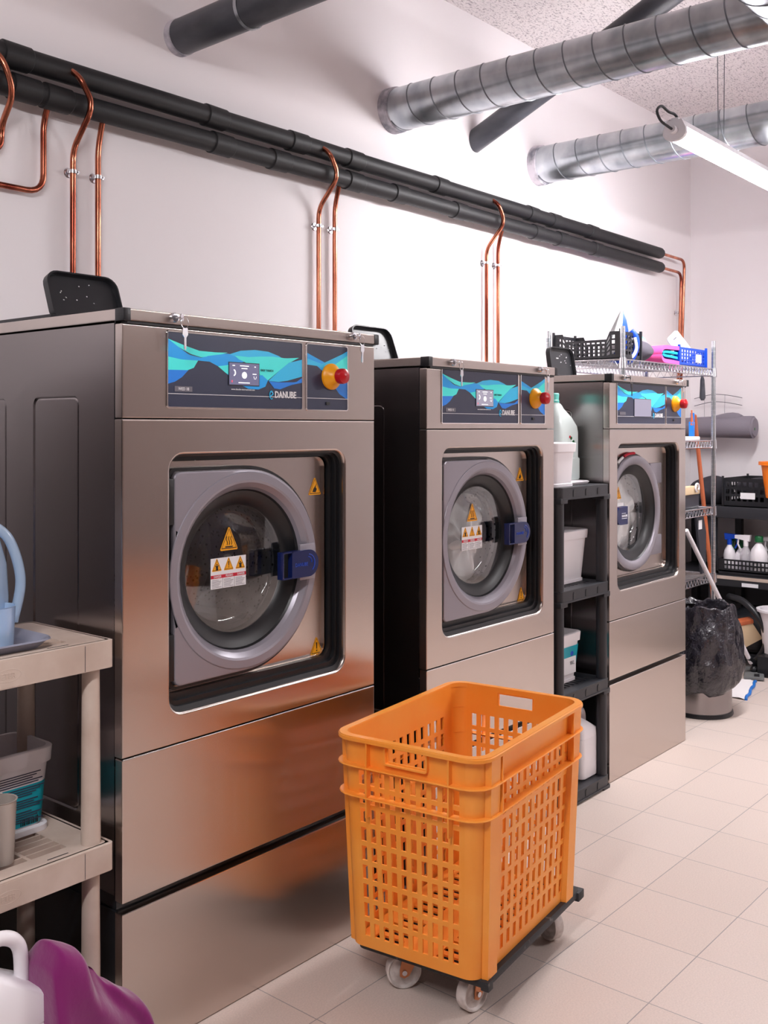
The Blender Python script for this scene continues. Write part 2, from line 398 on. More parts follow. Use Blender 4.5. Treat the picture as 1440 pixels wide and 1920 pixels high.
def side_panel(b, x, y0, y1, z0, z1, recs, m, sgn):
    """side sheet at x with pressed rounded rectangles"""
    ys = [y0]+[(recs[i][1]+recs[i+1][0])/2 for i in range(len(recs)-1)]+[y1]
    for i, (ra, rb, rz0, rz1) in enumerate(recs):
        outer = rrect(ys[i], z0, ys[i+1], z1, .0005, 4); h = rrect(ra, rz0, rb, rz1, .022, 4); h2 = rrect(ra+.004, rz0+.004, rb-.004, rz1-.004, .019, 4)
        h3 = rrect(ra+.009, rz0+.009, rb-.009, rz1-.009, .015, 4)
        L = lambda q, d: [(x+d*sgn, p[0], p[1]) for p in q]
        b.loft([L(outer, 0), L(h, 0), L(h2, -.0035), L(h3, -.001)], m, False, True)

WAVES = [  # control-panel artwork in panel coordinates (0..842 across, 0..485 down)
 ('pblue', [(0,45),(60,95),(120,140),(190,155),(260,125),(355,115),(330,150),(250,170),(180,175),(80,178),(0,165)]),
 ('teal', [(0,45),(90,80),(180,110),(280,112),(350,108),(300,128),(250,140),(190,152),(130,135),(60,95)]),
 ('teal', [(0,160),(80,175),(172,175),(147,225),(112,243),(0,247)]),
 ('pblue2', [(0,247),(115,243),(80,290),(40,322),(0,338)]),
 ('pblue', [(172,175),(230,140),(350,115),(392,120),(460,160),(422,176),(340,200),(290,205),(240,178)]),
 ('teal', [(290,205),(340,195),(420,170),(460,172),(520,215),(570,260),(600,290),(420,300),(340,250)]),
 ('psky', [(360,118),(430,88),(520,75),(610,80),(680,105),(752,145),(700,125),(640,118),(560,120),(480,128),(392,130)]),
 ('teal', [(392,125),(480,128),(560,118),(640,112),(730,118),(822,107),(752,150),(690,205),(607,285),(560,250),(490,180),(420,150)]),
 ('pblue', [(340,250),(420,290),(520,255),(570,250),(607,285),(590,330),(545,352),(480,350),(420,320)]),
 ('psky', [(752,148),(842,120),(842,245),(740,280),(680,292),(610,288),(690,205)]),
 ('pblue2', [(612,290),(680,295),(800,288),(842,255),(842,290),(760,312),(690,345),(650,340)]),
]
def control_panel(t, xa, xb, xc, xd, z0, z1, big_screen, wed, dark):
    W = xb-xa; H = z1-z0
    P = lambda u, v: (xa+u/842*W, z1-v/485*H)
    bz = MB()
    for a, b in ((xa, xb), (xc, xd)):
        L = lambda q, y: [(p[0], y, p[1]) for p in q]
        bz.loft([L(rrect(a-.004, z0-.004, b+.004, z1+.004, .007, 3), .0), L(rrect(a-.003, z0-.003, b+.003, z1+.003, .006, 3), -.0025), L(rrect(a, z0, b, z1, .004, 3), -.0025), L(rrect(a, z0, b, z1, .004, 3), .002)], M['steel_edge'])
    bz.build('panel_bezel', t, wn=True)
    b = MB(); b.prism(rrect(xa, z0, xb, z1, .004, 3), -.0008, .001, M['panel_bg'])
    for i, (m, poly) in enumerate(WAVES):
        pl = [P(*q) for q in poly]
        # smooth closed outline
        sm = []; n = len(pl)
        for k in range(n):
            p0, p1, p2 = Vector(pl[k-1]), Vector(pl[k]), Vector(pl[(k+1) % n])
            sharp = poly[k][0] in (0, 842) or (p1-p0).normalized().dot((p2-p1).normalized()) < .2
            if sharp: sm.append(tuple(p1))
            else: sm += [tuple(p0.lerp(p1, .75)*.5+p1*.5), tuple(p1), tuple(p2.lerp(p1, .75)*.5+p1*.5)]
        y = -.0009-.00008*i
        bm = bmesh.new(); vs = [bm.verts.new((p[0], y, p[1])) for p in sm]; f = bm.faces.new(vs)
        bmesh.ops.triangulate(bm, faces=[f]); bm.verts.index_update()
        b.add([v.co[:] for v in bm.verts], [[v.index for v in f.verts] for f in bm.faces], M[m]); bm.free()
    lz = z1-.825*H; b.box(xa, -.0022, lz-.0007, xb, -.001, lz+.0007, M['whitep'])
    x, z = P(38, 385); b.box(x, -.0022, z, x+.052*W/.444, -.001, z+.0125, M['greyp'])
    b.text(wed, x+.026*W/.444, z+.003, .010, -.0024, M['whitep'], 'CENTER', sx=.9)
    x, z = P(652, 405); b.text('DANUBE', x, z, .0235, -.0022, M['whitep'], bold=.0007, sx=.84*W/.444)
    # round emblem
    x, z = P(630, 388); 
    b.tube([(x+.006*math.cos(a*PI/10), -.0022, z+.0105*math.sin(a*PI/10)) for a in range(3, 18)], .0011, M['psky'], 5)
    b.tube([(x+.0055*math.sin(a*.7), -.0022, z+.008-a*.002) for a in range(0, 9)], .0013, M['psky'], 5)
    x, z = P(370, 362); b.text('www.danube-international.com', x, z, .0062, -.0022, M['whitep'], sx=1.0*W/.444)
    if not big_screen:
        x, z = P(558, 222); b.text('EASY TOUCH', x, z, .0075, -.0022, M['blackp'], sx=.98*W/.444)
    b.build('control_panel', t)
    s = MB()
    if big_screen: sx0, sz1 = P(285, 195); sx1, sz0 = P(580, 400)
    else: sx0, sz1 = P(357, 175); sx1, sz0 = P(545, 325)
    s.box(sx0-.002, -.0024, sz0-.002, sx1+.002, -.0012, sz1+.002, M['black'])
    s.box(sx0, -.003, sz0, sx1, -.0022, sz1, M['screen_pale'] if dark else M['screen'])
    w, h = sx1-sx0, sz1-sz0; q = -.0034
    if not big_screen:
        c = (sx0+w*.5, sz0+h*.45)
        s.prism([(c[0]+w*.085*math.cos(k), c[1]+w*.085*math.sin(k)) for k in [i*PI/8 for i in range(16)]], q, q+.0003, M['screen_w'])
        s.tube([(sx0+w*.14+w*.05*math.cos(a*PI/8), q, sz0+h*.55+h*.13*math.sin(a*PI/8)) for a in range(-4, 5)], .0016, M['screen_w'], 4)
        for (a, bb, ww) in ((.35, .88, .3), (.4, .76, .2), (.78, .52, .13), (.3, .1, .38), (.1, .88, .08), (.84, .86, .05)):
            s.box(sx0+w*a, q, sz0+h*(bb-.02), sx0+w*(a+ww), q+.0003, sz0+h*(bb+.02), M['screen_w'])
        s.tube([(sx0+w*x_, q, sz0+h*z_) for x_, z_ in ((.82, .42), (.835, .3), (.89, .3), (.905, .42))], .0005, M['screen_w'], 4)
        s.box(sx0+w*.07, q, sz0+h*.1, sx0+w*.1, q+.0003, sz0+h*.2, M['screen_r'])
    s.build('display', t)
    # stop-button panel
    W2 = xd-xc
    b = MB(); b.prism(rrect(xc, z0, xd, z1, .004, 3), -.0008, .001, M['panel_bg'])
    Q = lambda u, v: (xc+u/250*W2, z1-v/415*H)
    for i, (m, poly) in enumerate([('pblue', [(0,55),(60,85),(110,110),(180,75),(250,25),(250,330),(200,300),(150,230),(100,170),(50,125),(0,110)]), ('psky', [(0,90),(90,120),(250,30),(250,60),(180,150),(130,160),(60,135),(0,130)]), ('teal', [(170,120),(250,55),(250,200),(210,175)]), ('pblue2', [(150,240),(250,200),(250,345),(200,310)])]):
        bm = bmesh.new(); vs = [bm.verts.new((Q(*p)[0], -.0009-.0001*i, Q(*p)[1])) for p in poly]; f = bm.faces.new(vs)
        bmesh.ops.triangulate(bm, faces=[f]); bm.verts.index_update(); b.add([v.co[:] for v in bm.verts], [[v.index for v in f.verts] for f in bm.faces], M[m]); bm.free()
    b.box(xc, -.0022, lz-.0007, xd, -.001, lz+.0007, M['whitep'])
    x, z = Q(125, 375); b.box(x-.007, -.004, z-.004, x+.007, -.001, z+.004, M['black'])
    b.build('stop_button_panel', t)
    cx, cz = xc+.58*W2, z0+.52*H
    e = MB(); e.lathe([(.001, 0), (.036, 0), (.036, -.006), (.030, -.014), (.022, -.02), (.018, -.03), (.001, -.03)], M['btn_yellow'], 32, (cx, -.001, cz), 'y')
    eb = e.build('emergency_stop', t)
    k = MB(); k.lathe([(.001, -.028), (.014, -.028), (.0205, -.034), (.0215, -.044), (.020, -.052), (.012, -.057), (.001, -.0585)], M['btn_red'], 32, (cx, -.001, cz), 'y'); k.build('knob', eb)

def D_loop(left, cx, cz, r, rc=.02, grow=0, n=40):
    r = r+grow; left = left-grow; p = []
    for i in range(n+1):
        t = -PI/2+PI*i/n; p.append((cx+r*math.cos(t), cz+r*math.sin(t)))
    m_ = 8
    for i in range(1, m_): p.append((lerp(cx, left+rc, i/m_), cz+r))
    for i in range(6):
        t = PI/2+PI/2*i/5; p.append((left+rc+rc*math.cos(t), cz+r-rc+rc*math.sin(t)))
    for i in range(1, 12): p.append((left, lerp(cz+r-rc, cz-r+rc, i/12)))
    for i in range(6):
        t = PI+PI/2*i/5; p.append((left+rc+rc*math.cos(t), cz-r+rc+rc*math.sin(t)))
    for i in range(1, m_): p.append((lerp(left+rc, cx, i/m_), cz-r))
    return p

def washer(p):
    W, D = p['W'], .80
    t = thing('washing_machine', p['label'], 'washing machine', (p['x'], p['y'], 0), 0, None)
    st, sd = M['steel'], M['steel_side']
    zt, zb, zs, zl, bb, pp = p['zt'], p['zb'], p['zs'], p['zl'], p['bb'], p['pp']
    oz0, oz1, ox0 = p['oz0'], p['oz1'], p['ox']; ox1 = ox0+p['ow']
    # cabinet body behind the front sheets
    b = MB(); recs = [(.168, .364, .53, 1.506), (.488, .684, .53, 1.506)]
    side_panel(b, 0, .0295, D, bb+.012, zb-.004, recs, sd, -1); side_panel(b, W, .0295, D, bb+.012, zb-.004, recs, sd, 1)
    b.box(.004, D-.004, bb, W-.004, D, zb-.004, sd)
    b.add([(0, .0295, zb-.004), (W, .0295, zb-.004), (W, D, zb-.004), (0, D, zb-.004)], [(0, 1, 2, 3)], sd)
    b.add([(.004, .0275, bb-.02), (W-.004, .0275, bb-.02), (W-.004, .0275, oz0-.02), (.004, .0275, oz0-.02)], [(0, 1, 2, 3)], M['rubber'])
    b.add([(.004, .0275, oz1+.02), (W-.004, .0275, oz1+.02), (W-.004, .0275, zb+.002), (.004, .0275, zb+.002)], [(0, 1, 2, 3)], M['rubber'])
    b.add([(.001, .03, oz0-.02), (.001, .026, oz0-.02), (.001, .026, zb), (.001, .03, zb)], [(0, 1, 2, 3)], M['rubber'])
    b.build('cabinet', t, fix=False, wn=True)
    # plinth
    b = MB(); b.box(0, 0, 0.002, W, .028, pp, st, .003); b.cyl((.002, .0022, pp-.0016), (W-.002, .0022, pp-.0016), .0024, M['steel_edge'], n=8); b.box(.006, .028, .002, W-.006, D-.02, pp-.004, M['black'] if p.get('dark_plinth', 1) else sd); b.box(.01, .03, pp-.004, W-.01, D-.03, bb+.012, M['black']); b.build('plinth', t, wn=True)  # thin polished rod added on the top edge for its bright highlight
    # lower front sheet, control front sheet
    b = MB(); b.box(0, 0, bb, W, .028, zl-.0015, st, .0035); b.cyl((.002, .0022, zl-.0031), (W-.002, .0022, zl-.0031), .0024, M['steel_edge'], n=8); b.build('lower_front_sheet', t, wn=True)  # polished rod again stands in for the edge highlight
    b = MB(); b.box(0, 0, zs+.0015, W, .028, zb-.006, st, .0035); b.build('control_fascia', t, wn=True)
    # front sheet with the opening
    L = lambda q, y: [(a[0], y, a[1]) for a in q]
    b = MB(); e = .0035
    out = rrect(0, zl+.0015, W, zs-.0015, .001, 6); o2 = rrect(e*.3, zl+.0015+e*.3, W-e*.3, zs-.0015-e*.3, .001, 6); o3 = rrect(e, zl+e+.0015, W-e, zs-e-.0015, .001, 6)
    def H(d, r=.042): return rrect(ox0+d, oz0+d, ox1-d, oz1-d, max(r-d, .004), 6)
    b.loft([L(out, .028), L(out, e), L(o2, e*.3), L(o3, 0), L(H(-.004), 0), L(H(-.001), .0006), L(H(.002), .003), L(H(.0035), .007), L(H(.002), .016)], st)
    b.cyl((.002, .0022, zs-.0031), (W-.002, .0022, zs-.0031), .0024, M['steel_edge'], n=8); b.build('front_sheet', t, wn=True)  # polished rod shapes the bright highlight along the upper seam
    # gasket frame and inner plate
    gi = rrect(ox0+.012, oz0+.042, ox1-.028, oz1-.018, .03, 6); g1 = rrect(ox0+.006, oz0+.014, ox1-.008, oz1-.008, .036, 6); g2 = rrect(ox0+.009, oz0+.026, ox1-.018, oz1-.012, .034, 6)
    b = MB(); b.loft([L(H(.001), .010), L(g1, .014), L(g1, .022), L(g2, .022), L(g2, .034), L(gi, .034), L(gi, .05)], M['rubber']); b.build('opening_gasket', t)
    cx = ox0+p['dcx']; cz = 1.07; g3 = rrect(ox0-.01, oz0+.02, ox1-.012, oz1-.006, .03, 6)
    gd = dense(rrect(ox0+.012, oz0+.042, ox1-.034, oz1-.020, .03, 6)); b = MB(); b.loft([L(gd, .048), L(gd, .057), L(circ_like(gd, cx, cz, .19), .057), L(circ_like(gd, cx, cz, .19), .09)], st); 
    b.build('inner_plate', t, wn=True)
    if p['door'] != 'B':
        s = MB(); warn(s, ox1-.064, oz1-.105, .0555, .05, 'hand'); s.build('warning_sticker', t)
        s = MB(); warn(s, ox1-.057, oz0+.065, .0555, .05, '!'); s.build('warning_sticker', t)
    # drum
    b = MB(); b.lathe([(.19, .088), (.185, .12), (.19, .13), (.235, .135), (.24, .15), (.24, .44), (.22, .46), (.001, .462)], M['drum'], 48, (cx, 0, cz), 'y')
    for k in range(3):
        a = 2*PI*k/3+.4; b.T = Matrix.Translation((cx, 0, cz)) @ Matrix.Rotation(a, 4, 'Y')
        b.prism([(-.03, .238), (.03, .238), (.012, .19), (-.012, .19)], .15, .44, M['chrome'])
    b.T = Matrix.Identity(4); b.build('drum', t)
    # door
    N = 64
    def C(r, y): return [(cx+r*math.cos(2*PI*k/N), y, cz+r*math.sin(2*PI*k/N)) for k in range(N)]
    if p['door'] == 'A':
        Rr = .2555; left = ox0+.03; DL = D_loop(left, cx, cz, Rr)
        def DG(g, y): return [(a[0], y, a[1]) for a in D_loop(left, cx, cz, Rr, .02, g)]
        def CC(r, y): return [(a[0], y, a[1]) for a in circ_like(DL, cx, cz, r)]
        b = MB(); b.loft([DG(0, .045), DG(0, .022), DG(-.0015, .019), DG(-.004, .018), CC(.2495, .0175), CC(.2485, .0155), CC(.247, .0147), CC(.228, .0147), CC(.222, .0165), CC(.210, .027), CC(.203, .038), CC(.2, .05)], M['door_grey'])
        door = b.build('door', t, wn=True, angle=13)
        b = MB(); b.loft([DG(.009, .052), DG(.009, .03), DG(.002, .03)], M['rubber']); b.box(ox0+.008, .02, cz-.24, left+.002, .05, cz-.13, M['rubber'], .003); b.box(ox0+.008, .02, cz+.13, left+.002, .05, cz+.24, M['rubber'], .003); b.build('door_seal', door)
        side = 1
    else:
        b = MB(); b.loft([C(.2, .06), C(.201, .045), C(.206, .034), C(.216, .028), C(.236, .027), C(.2415, .0285), C(.245, .033), C(.245, .044)][::-1], M['door_grey'])
        b.box(cx+.17, .042, cz+.115, cx+.285, .052, cz+.205, M['door_grey'], .003); b.box(cx+.17, .042, cz-.20, cx+.285, .052, cz-.115, M['door_grey'], .003)
        door = b.build('door', t)
        b = MB(); b.loft([C(.243, .043), C(.252, .046), C(.252, .055), C(.2, .055)], M['rubber'])
        b.build('door_seal', door)
        s = MB(); s.tube([(cx+.252*math.cos(a), .044, cz+.252*math.sin(a)) for a in [1.5+.03*i for i in range(14)]], .006, M['redp'], 6); s.tube([(cx+.252*math.cos(a), .044, cz+.252*math.sin(a)) for a in [1.93+.03*i for i in range(8)]], .006, M['whitep'], 6); s.build('rim_sticker', door)
        side = -1
    b = MB(); b.loft([C(.204, .036), C(.2, .042), C(.186, .047), C(.172, .055), C(.165, .062), C(.162, .066), C(.162, .09), C(.19, .09)], M['rubber']); b.build('window_gasket', door)
    b = MB(); b.lathe([(.1635, .063), (.12, .0605), (.06, .0585), (.0005, .058)], M['glass'], 48, (cx, 0, cz), 'y'); b.lathe([(.1615, .068), (.157, .086), (.150, .100), (.138, .108), (.0005, .112)], M['glass'], 48, (cx, 0, cz), 'y'); b.build('window_glass', door, angle=60)
    # latch plate and handle
    hz = cz-.002
    if side == 1:
        b = MB(); b.box(cx+.182, .010, hz-.046, cx+.240, .018, hz+.05, M['door_grey'], .002); b.build('latch_plate', door)
        b = MB(); y = -.004
        loop = [(cx+.139, hz-.036), (cx+.203, hz-.036)]+[(cx+.203+.036*math.cos(a), hz+.036*math.sin(a)) for a in [-PI/2+PI*i/14 for i in range(1, 14)]]+[(cx+.203, hz+.036), (cx+.139, hz+.036)]
        b.prism(loop, y, y+.016, M['navy'])
        for q in (-1, 1): b.box(cx+.106, y, min(hz+q*.036, hz+q*.032), cx+.142, y+.014, max(hz+q*.036, hz+q*.032), M['navy'])
        b.box(cx+.104, y, hz-.036, cx+.109, y+.02, hz+.036, M['navy'], .001); b.box(cx+.16, .01, hz-.03, cx+.2, .03, hz+.03, M['navy'])
        b.text('DANUBE', cx+.150, hz-.006, .0135, y-.0004, M['cblue'], ext=.0003, sx=.9)
        b.tube([(cx+.200+.024*math.cos(a), y-.0005, hz+.024*math.sin(a)) for a in [-.9+.2*i for i in range(13)]], .0013, M['cblue'], 6)
        b.tube([(cx+.196+.016*math.cos(a), y-.0005, hz+.004+.014*math.sin(a)) for a in [-.2+.2*i for i in range(9)]], .0013, M['cblue'], 6)
        b.build('handle', door)
        s = MB(); warn(s, cx-.028, cz+.075, .056, .062, 'hot'); s.build('warning_sticker', door)
        s = MB(); x0, x1, z0, z1 = cx-.088, cx+.03, cz-.045, cz+.032; y = .0565
        s.box(x0, y, z0, x1, y+.0008, z1, M['whitep']); s.box(x0, y-.0004, z0+.026, x1, y, z0+.0345, M['redp'])
        w = (x1-x0)/3
        for i, (sy, tx) in enumerate((('man', 'DANGER'), ('!', 'PELIGRO'), ('man', 'DANGER'))):
            warn(s, x0+w*(i+.5), z1-.019, y-.0006, .033, sy)
            s.text(tx, x0+w*(i+.55), z0+.0278, .0078, y-.0008, M['whitep'], 'CENTER', sx=.8)
            if i: s.box(x0+w*i-.0004, y-.0003, z0, x0+w*i+.0004, y, z0+.026, M['greyp'])
            for k in range(6): s.box(x0+w*i+.004, y-.0003, z0+.003+k*.0036, x0+w*(i+1)-.004-(k*7 % 4)*.003, y, z0+.0041+k*.0036, M['greyp'])
        s.build('danger_label', door)
    else:
        b = MB(); b.box(cx-.243, .026, hz-.05, cx-.19, .034, hz+.05, M['door_grey'], .002); b.build('latch_plate', door)
        b = MB(); loop = [(cx-.13, hz-.036), (cx-.13, hz+.038), (cx-.19, hz+.036)]+[(cx-.195+.028*math.cos(a), hz+.036*math.sin(a)) for a in [PI/2+PI*i/10 for i in range(1, 10)]]+[(cx-.19, hz-.036)]
        b.prism(loop, .0, .026, M['navy']); b.text('DANUBE', cx-.185, hz-.004, .0125, -.0004, M['whitep'], bold=.0003); b.box(cx-.185, -.001, hz-.011, cx-.14, .0, hz-.009, M['whitep']); b.box(cx-.185, -.001, hz+.010, cx-.15, .0, hz+.0115, M['whitep'])
        b.box(cx-.16, .01, hz-.02, cx-.14, .05, hz+.02, M['navy']); b.build('handle', door)
        s = MB(); warn(s, cx-.105, cz+.085, .056, .055, '!'); s.build('warning_sticker', door)
        s = MB(); s.box(cx-.15, .0555, cz-.03, cx-.06, .0567, cz+.045, M['whitep']); s.build('danger_label', door)
    # lid
    b = MB(); b.box(-.004, -.012, zb, W+.004, D, zt, st, .003); b.build('lid', t, wn=True)
    for x in (-.0055, W-.014): b = MB(); b.box(x, -.0135, zb-.001, x+.0195, .02, zt+.001, M['black'], .002); b.build('lid_corner_cap', t)
    b = MB(); b.box(.01, -.006, zb-.006, W-.01, .02, zb, M['rubber']); b.build('lid_gasket', t)  # black strip standing in for the shade in the gap below the lid
    for x in p['locks']:
        b = MB(); b.lathe([(.001, -.008), (.010, -.008), (.0115, -.005), (.0115, .001)], M['chrome'], 20, (x, -.012, (zb+zt)/2+.002), 'y'); b.build('lock', t)
    # open soap box lid standing on top
    b = MB(); a = p['soap']; w = .215
    lp = rrect(0, 0, w, .145, .035, 5); lq = rrect(.006, .006, w-.006, .139, .03, 5)
    b.loft([L(lq, .006), L(lq, 0), L(lp, -.006), L(lp, .012)], M['black'], True, True)
    b.loft([L(lp, -.006), L(lp, -.009), L(rrect(.004, .004, w-.004, .141, .032, 5), -.009), L(lq, 0)], M['black'])
    for k in range(9): b.ball((R.uniform(.03, w-.03), -.001, R.uniform(.06, .12)), .0022, M['chrome'], n=8)
    b.build('soap_box_lid', t, loc=(a, .37, zt-.002), rot=(p.get('lean', -.36), 0, 0))
    b = MB(); b.box(a-.015, .36, zt-.002, a+.23, .70, zt+.018, M['black'], .004); b.build('soap_box', t)
    control_panel(t, *p['panel'], p['big'], p['wed'], p['big'] or p.get('pale', False))
    # keys
    return t
def key_in_lock(x, y, z, label, m, ring=True):
    t = thing('key', label, 'key', (x, y, z))
    b = MB(); b.cyl((0, 0, 0), (0, -.012, 0), .0022, m, n=8); b.prism([(.004*math.cos(k)*2.4, .009*math.sin(k)) for k in [i*PI/6 for i in range(12)]], -.016, -.013, m); b.build('key_bow', t, rot=(0, 0, .5))
    b = MB(); b.tube([(.012+.011*math.cos(a), -.017, -.012+.013*math.sin(a)) for a in [2*PI*i/16 for i in range(17)]], .0007, M['chrome'], 5); b.build('key_ring', t)
    b = MB(); b.prism([(.006, -.024), (.020, -.024), (.021, -.040), (.016, -.046), (.016, -.072), (.013, -.076), (.010, -.072), (.010, -.046), (.005, -.040)], -.018, -.016, m); b.build('spare_key', t)
    return t

M1 = dict(soap=.062, x=0, y=0, W=.87, zt=1.698, zb=1.671, zs=1.451, zl=.687, bb=.363, pp=.339, ox=.131, ow=.613, oz0=.755, oz1=1.37, dcx=.262, door='A',
          panel=(.126, .570, .590, .751, 1.48, 1.655), big=False, wed='WED 18', locks=(.135, .762), label='largest stainless steel washing machine nearest the viewer, empty drum behind its round window')
M2 = dict(soap=.11, x=1.104, y=-.011, W=.761, zt=1.648, zb=1.62, zs=1.426, zl=.687, bb=.413, pp=.394, ox=.081, ow=.602, oz0=.77, oz1=1.368, dcx=.271, door='A',
          panel=(.078, .515, .536, .692, 1.446, 1.616), big=False, pale=True, wed='WED 11', locks=(.12, .645), label='middle stainless steel washing machine with white laundry behind its round window')
M3 = dict(lean=-.16, soap=.175, x=2.352, y=.02, W=.740, zt=1.648, zb=1.62, zs=1.426, zl=.650, bb=.413, pp=.394, ox=.070, ow=.598, oz0=.763, oz1=1.365, dcx=.222, door='B',
          panel=(.065, .515, .531, .684, 1.448, 1.621), big=True, wed='', locks=(.11, .62), label='farthest stainless steel washing machine, door handle on the left and large blank screen')
for p in (M1, M2, M3): washer(p)
M0 = dict(M1); M0.update(x=-1.50, y=0, label='stainless steel washing machine standing left of the beige shelving'); washer(M0)  # unseen machine added so the steel has something to reflect
kl = [('nearest', M1), ('middle', M2), ('farthest', M3)]
for nm, p in kl:
    for i, x in enumerate(p['locks']):
        dark = (nm == 'farthest' and i == 0)
        key_in_lock(p['x']+x, p['y']-.02, (p['zb']+p['zt'])/2+.002, ('dark' if dark else 'silver')+' key and spare in the %s lid lock of the %s washing machine' % (('left', 'right')[i], nm), M['black'] if dark else M['chrome'])

def laundry(x, y, z, label, seed, rr=.17, lo=.0):
    rnd = random.Random(seed); b = MB(); n = 40; prof = 20; vs = []; fs = []
    for i in range(prof+1):
        a = PI*i/prof
        for k in range(n):
            t = 2*PI*k/n; q = 1+.13*math.sin(3*t+seed+a*4)+.08*math.sin(7*t-a*5)+.05*math.sin(13*t+a*9)
            vs.append((rr*math.sin(a)*math.cos(t)*q*.98, -.09*math.cos(a)*q, rr*math.sin(a)*math.sin(t)*q))
    for i in range(prof):
        for k in range(n): j = (k+1) % n; fs.append((i*n+k, i*n+j, (i+1)*n+j, (i+1)*n+k))
    b.add(vs, fs, M['linen']); return tag(b.build('laundry', loc=(x, y, z), angle=60, subd=1), label, 'laundry')
laundry(M2['x']+M2['dcx']+M2['ox']+.015, .190, 1.04, 'bundle of white linen in the drum of the middle washing machine', 3, .185)
laundry(M3['x']+M3['ox']+.222+.05, .215, 1.05, 'bundle of white linen in the drum of the farthest washing machine', 5, .20)

# ------------------------------------------------------------------ pipes on the wall
PY = .905
def insulated(z, x0, x1, bands, label):
    pts = []; rad = []; x = x0; r = .035
    stops = sorted(bands)
    xs = [x0]+[q for bq in stops for q in (bq-.002, bq, bq+.001, bq+.09, bq+.095)]+[x1-.02, x1-.004, x1]
    for q in xs: pts.append((q, PY, z+.0015*math.sin(q*9)))
    rad = [r]
    for _ in stops: rad += [r, r+.0035, r+.005, r+.004, r]
    rad += [r, r-.004, r-.014]
    b = MB(); b.tube(pts, r, M['foam'], 24, True, radii=rad); return tag(b.build('insulated_pipe'), label, 'pipe')
insulated(2.545, -3.6, 4.757, [.22, 1.0, 1.42, 1.75, 2.35, 3.15, 3.38, 3.8], 'upper black foam insulated pipe running along the wall above the washing machines')
insulated(2.455, -3.6, 4.757, [.25, .36, 1.03, 1.32, 1.75, 2.5, 2.05, 3.2, 3.45, 3.85], 'lower black foam insulated pipe running along the wall above the washing machines')
WY = .945
def clamp(t, x, z, y=WY):
    b = MB(); b.lathe([(.001, -.004), (.014, -.004), (.017, 0), (.001, 0)], M['chrome'], 16, (x, Y1, z), 'y'); b.cyl((x, y, z), (x, Y1, z), .004, M['chrome'], n=8)
    b.lathe([(.0105, -.006), (.0135, -.006), (.0135, .006), (.0105, .006)], M['chrome'], 18, (x, y, z), 'z')
    for q in (-1, 1): b.box(x+q*.013-.006, y-.004, z-.006, x+q*.013+.006, y+.004, z+.006, M['chrome'], .001); b.cyl((x+q*.016, y-.009, z), (x+q*.016, y+.005, z), .0035, M['chrome'], n=8)
    b.build('pipe_clamp', t)
def copper(label, pts, cl=None, r=.0095, rc=.05):
    t = thing('copper_pipe', label, 'pipe', (0, 0, 0)); b = MB(); b.tube(corner(pts, rc), r, M['copper'], 14); b.build('pipe_run', t)
    for c in cl or []: clamp(t, *c)
    return t
for nm, xa, xb in (('nearest', .492, .586), ('middle', 1.632, 1.728), ('farthest', 2.84, 2.943)):
    copper('copper pipe bending round the lower black pipe down to the %s washing machine' % nm, [(xa-.05, PY-.02, 2.55), (xa-.04, .845, 2.52), (xa, .845, 2.46), (xa, .85, 2.42), (xa, WY, 2.32), (xa, WY, 1.1)], [(xa, 2.25)], rc=.04)
    copper('copper pipe dropping straight from the lower black pipe to the %s washing machine' % nm, [(xb, .915, 2.44), (xb, WY-.01, 2.38), (xb, WY, 2.33), (xb, WY, 1.1)], [(xb, 2.25)])
copper('copper pipe bending round the lower black pipe at the left edge', [(.16, PY-.02, 2.55), (.19, .845, 2.51), (.23, .845, 2.42), (.245, WY, 2.34), (.245, WY, 2.27), (.14, WY, 2.24), (-.5, WY, 2.24)], rc=.05)
copper('copper pipe dropping from the lower black pipe and turning left along the wall', [(.387, .915, 2.44), (.387, WY, 2.38), (.387, WY, 2.163), (-.6, WY, 2.163)], rc=.06)
copper('copper pipe leaving the far end of the upper black pipe', [(4.74, PY, 2.545), (5.12, PY, 2.545), (5.12, WY, 1.2)], [(5.12, 2.20)], rc=.06)
copper('copper pipe leaving the far end of the lower black pipe', [(4.74, PY, 2.455), (5.07, PY, 2.455), (5.07, WY, 1.2)], None, rc=.06)

# ------------------------------------------------------------------ ducts
def spiral(name, p0, p1, r, label, pitch=.13):
    p0, p1 = Vector(p0), Vector(p1); d = (p1-p0); Ln = d.length; d.normalize()
    u = d.orthogonal().normalized(); w = d.cross(u)
    t = thing(name, label, 'duct', (0, 0, 0))
    b = MB(); b.tube([p0, p0.lerp(p1, .5), p1], r, M['galv'], 64); b.build('duct_tube', t)
    n = int(Ln/pitch*40); b = MB()
    b.tube([p0+d*(.05+(Ln-.05)*k/n)+(u*math.cos(2*PI*(k/40))+w*math.sin(2*PI*(k/40)))*(r+.0005) for k in range(n+1)], .0026, M['galv_seam'], 5); b.build('spiral_seam', t)
    b = MB(); b.tube([p0, p0+d*.045, p0+d*.048], r+.006, M['plaster_smear'], 64, radii=[r+.007, r+.006, r]); b.build('wall_collar', t)
    return t
spiral('ventilation_duct', (2.13, Y1, 2.838), (2.13, -.74, 2.838), .093, 'large galvanised spiral duct crossing to the top right corner')
spiral('ventilation_duct', (3.36, Y1, 2.836), (3.36, -.74, 2.836), .098, 'galvanised spiral duct behind the lit tube light')
t = thing('exhaust_pipe', 'dark grey exhaust pipe with a metal clamp at the top left', 'pipe')
b = MB(); b.tube([(.935, Y1, 2.812), (.935, -1.5, 2.86)], .062, M['dark_pvc'], 40); b.build('pipe_tube', t)
b = MB(); b.tube([(.935, Y1, 2.812), (.935, Y1-.03, 2.812)], .064, M['plaster_smear'], 40); b.build('wall_collar', t)
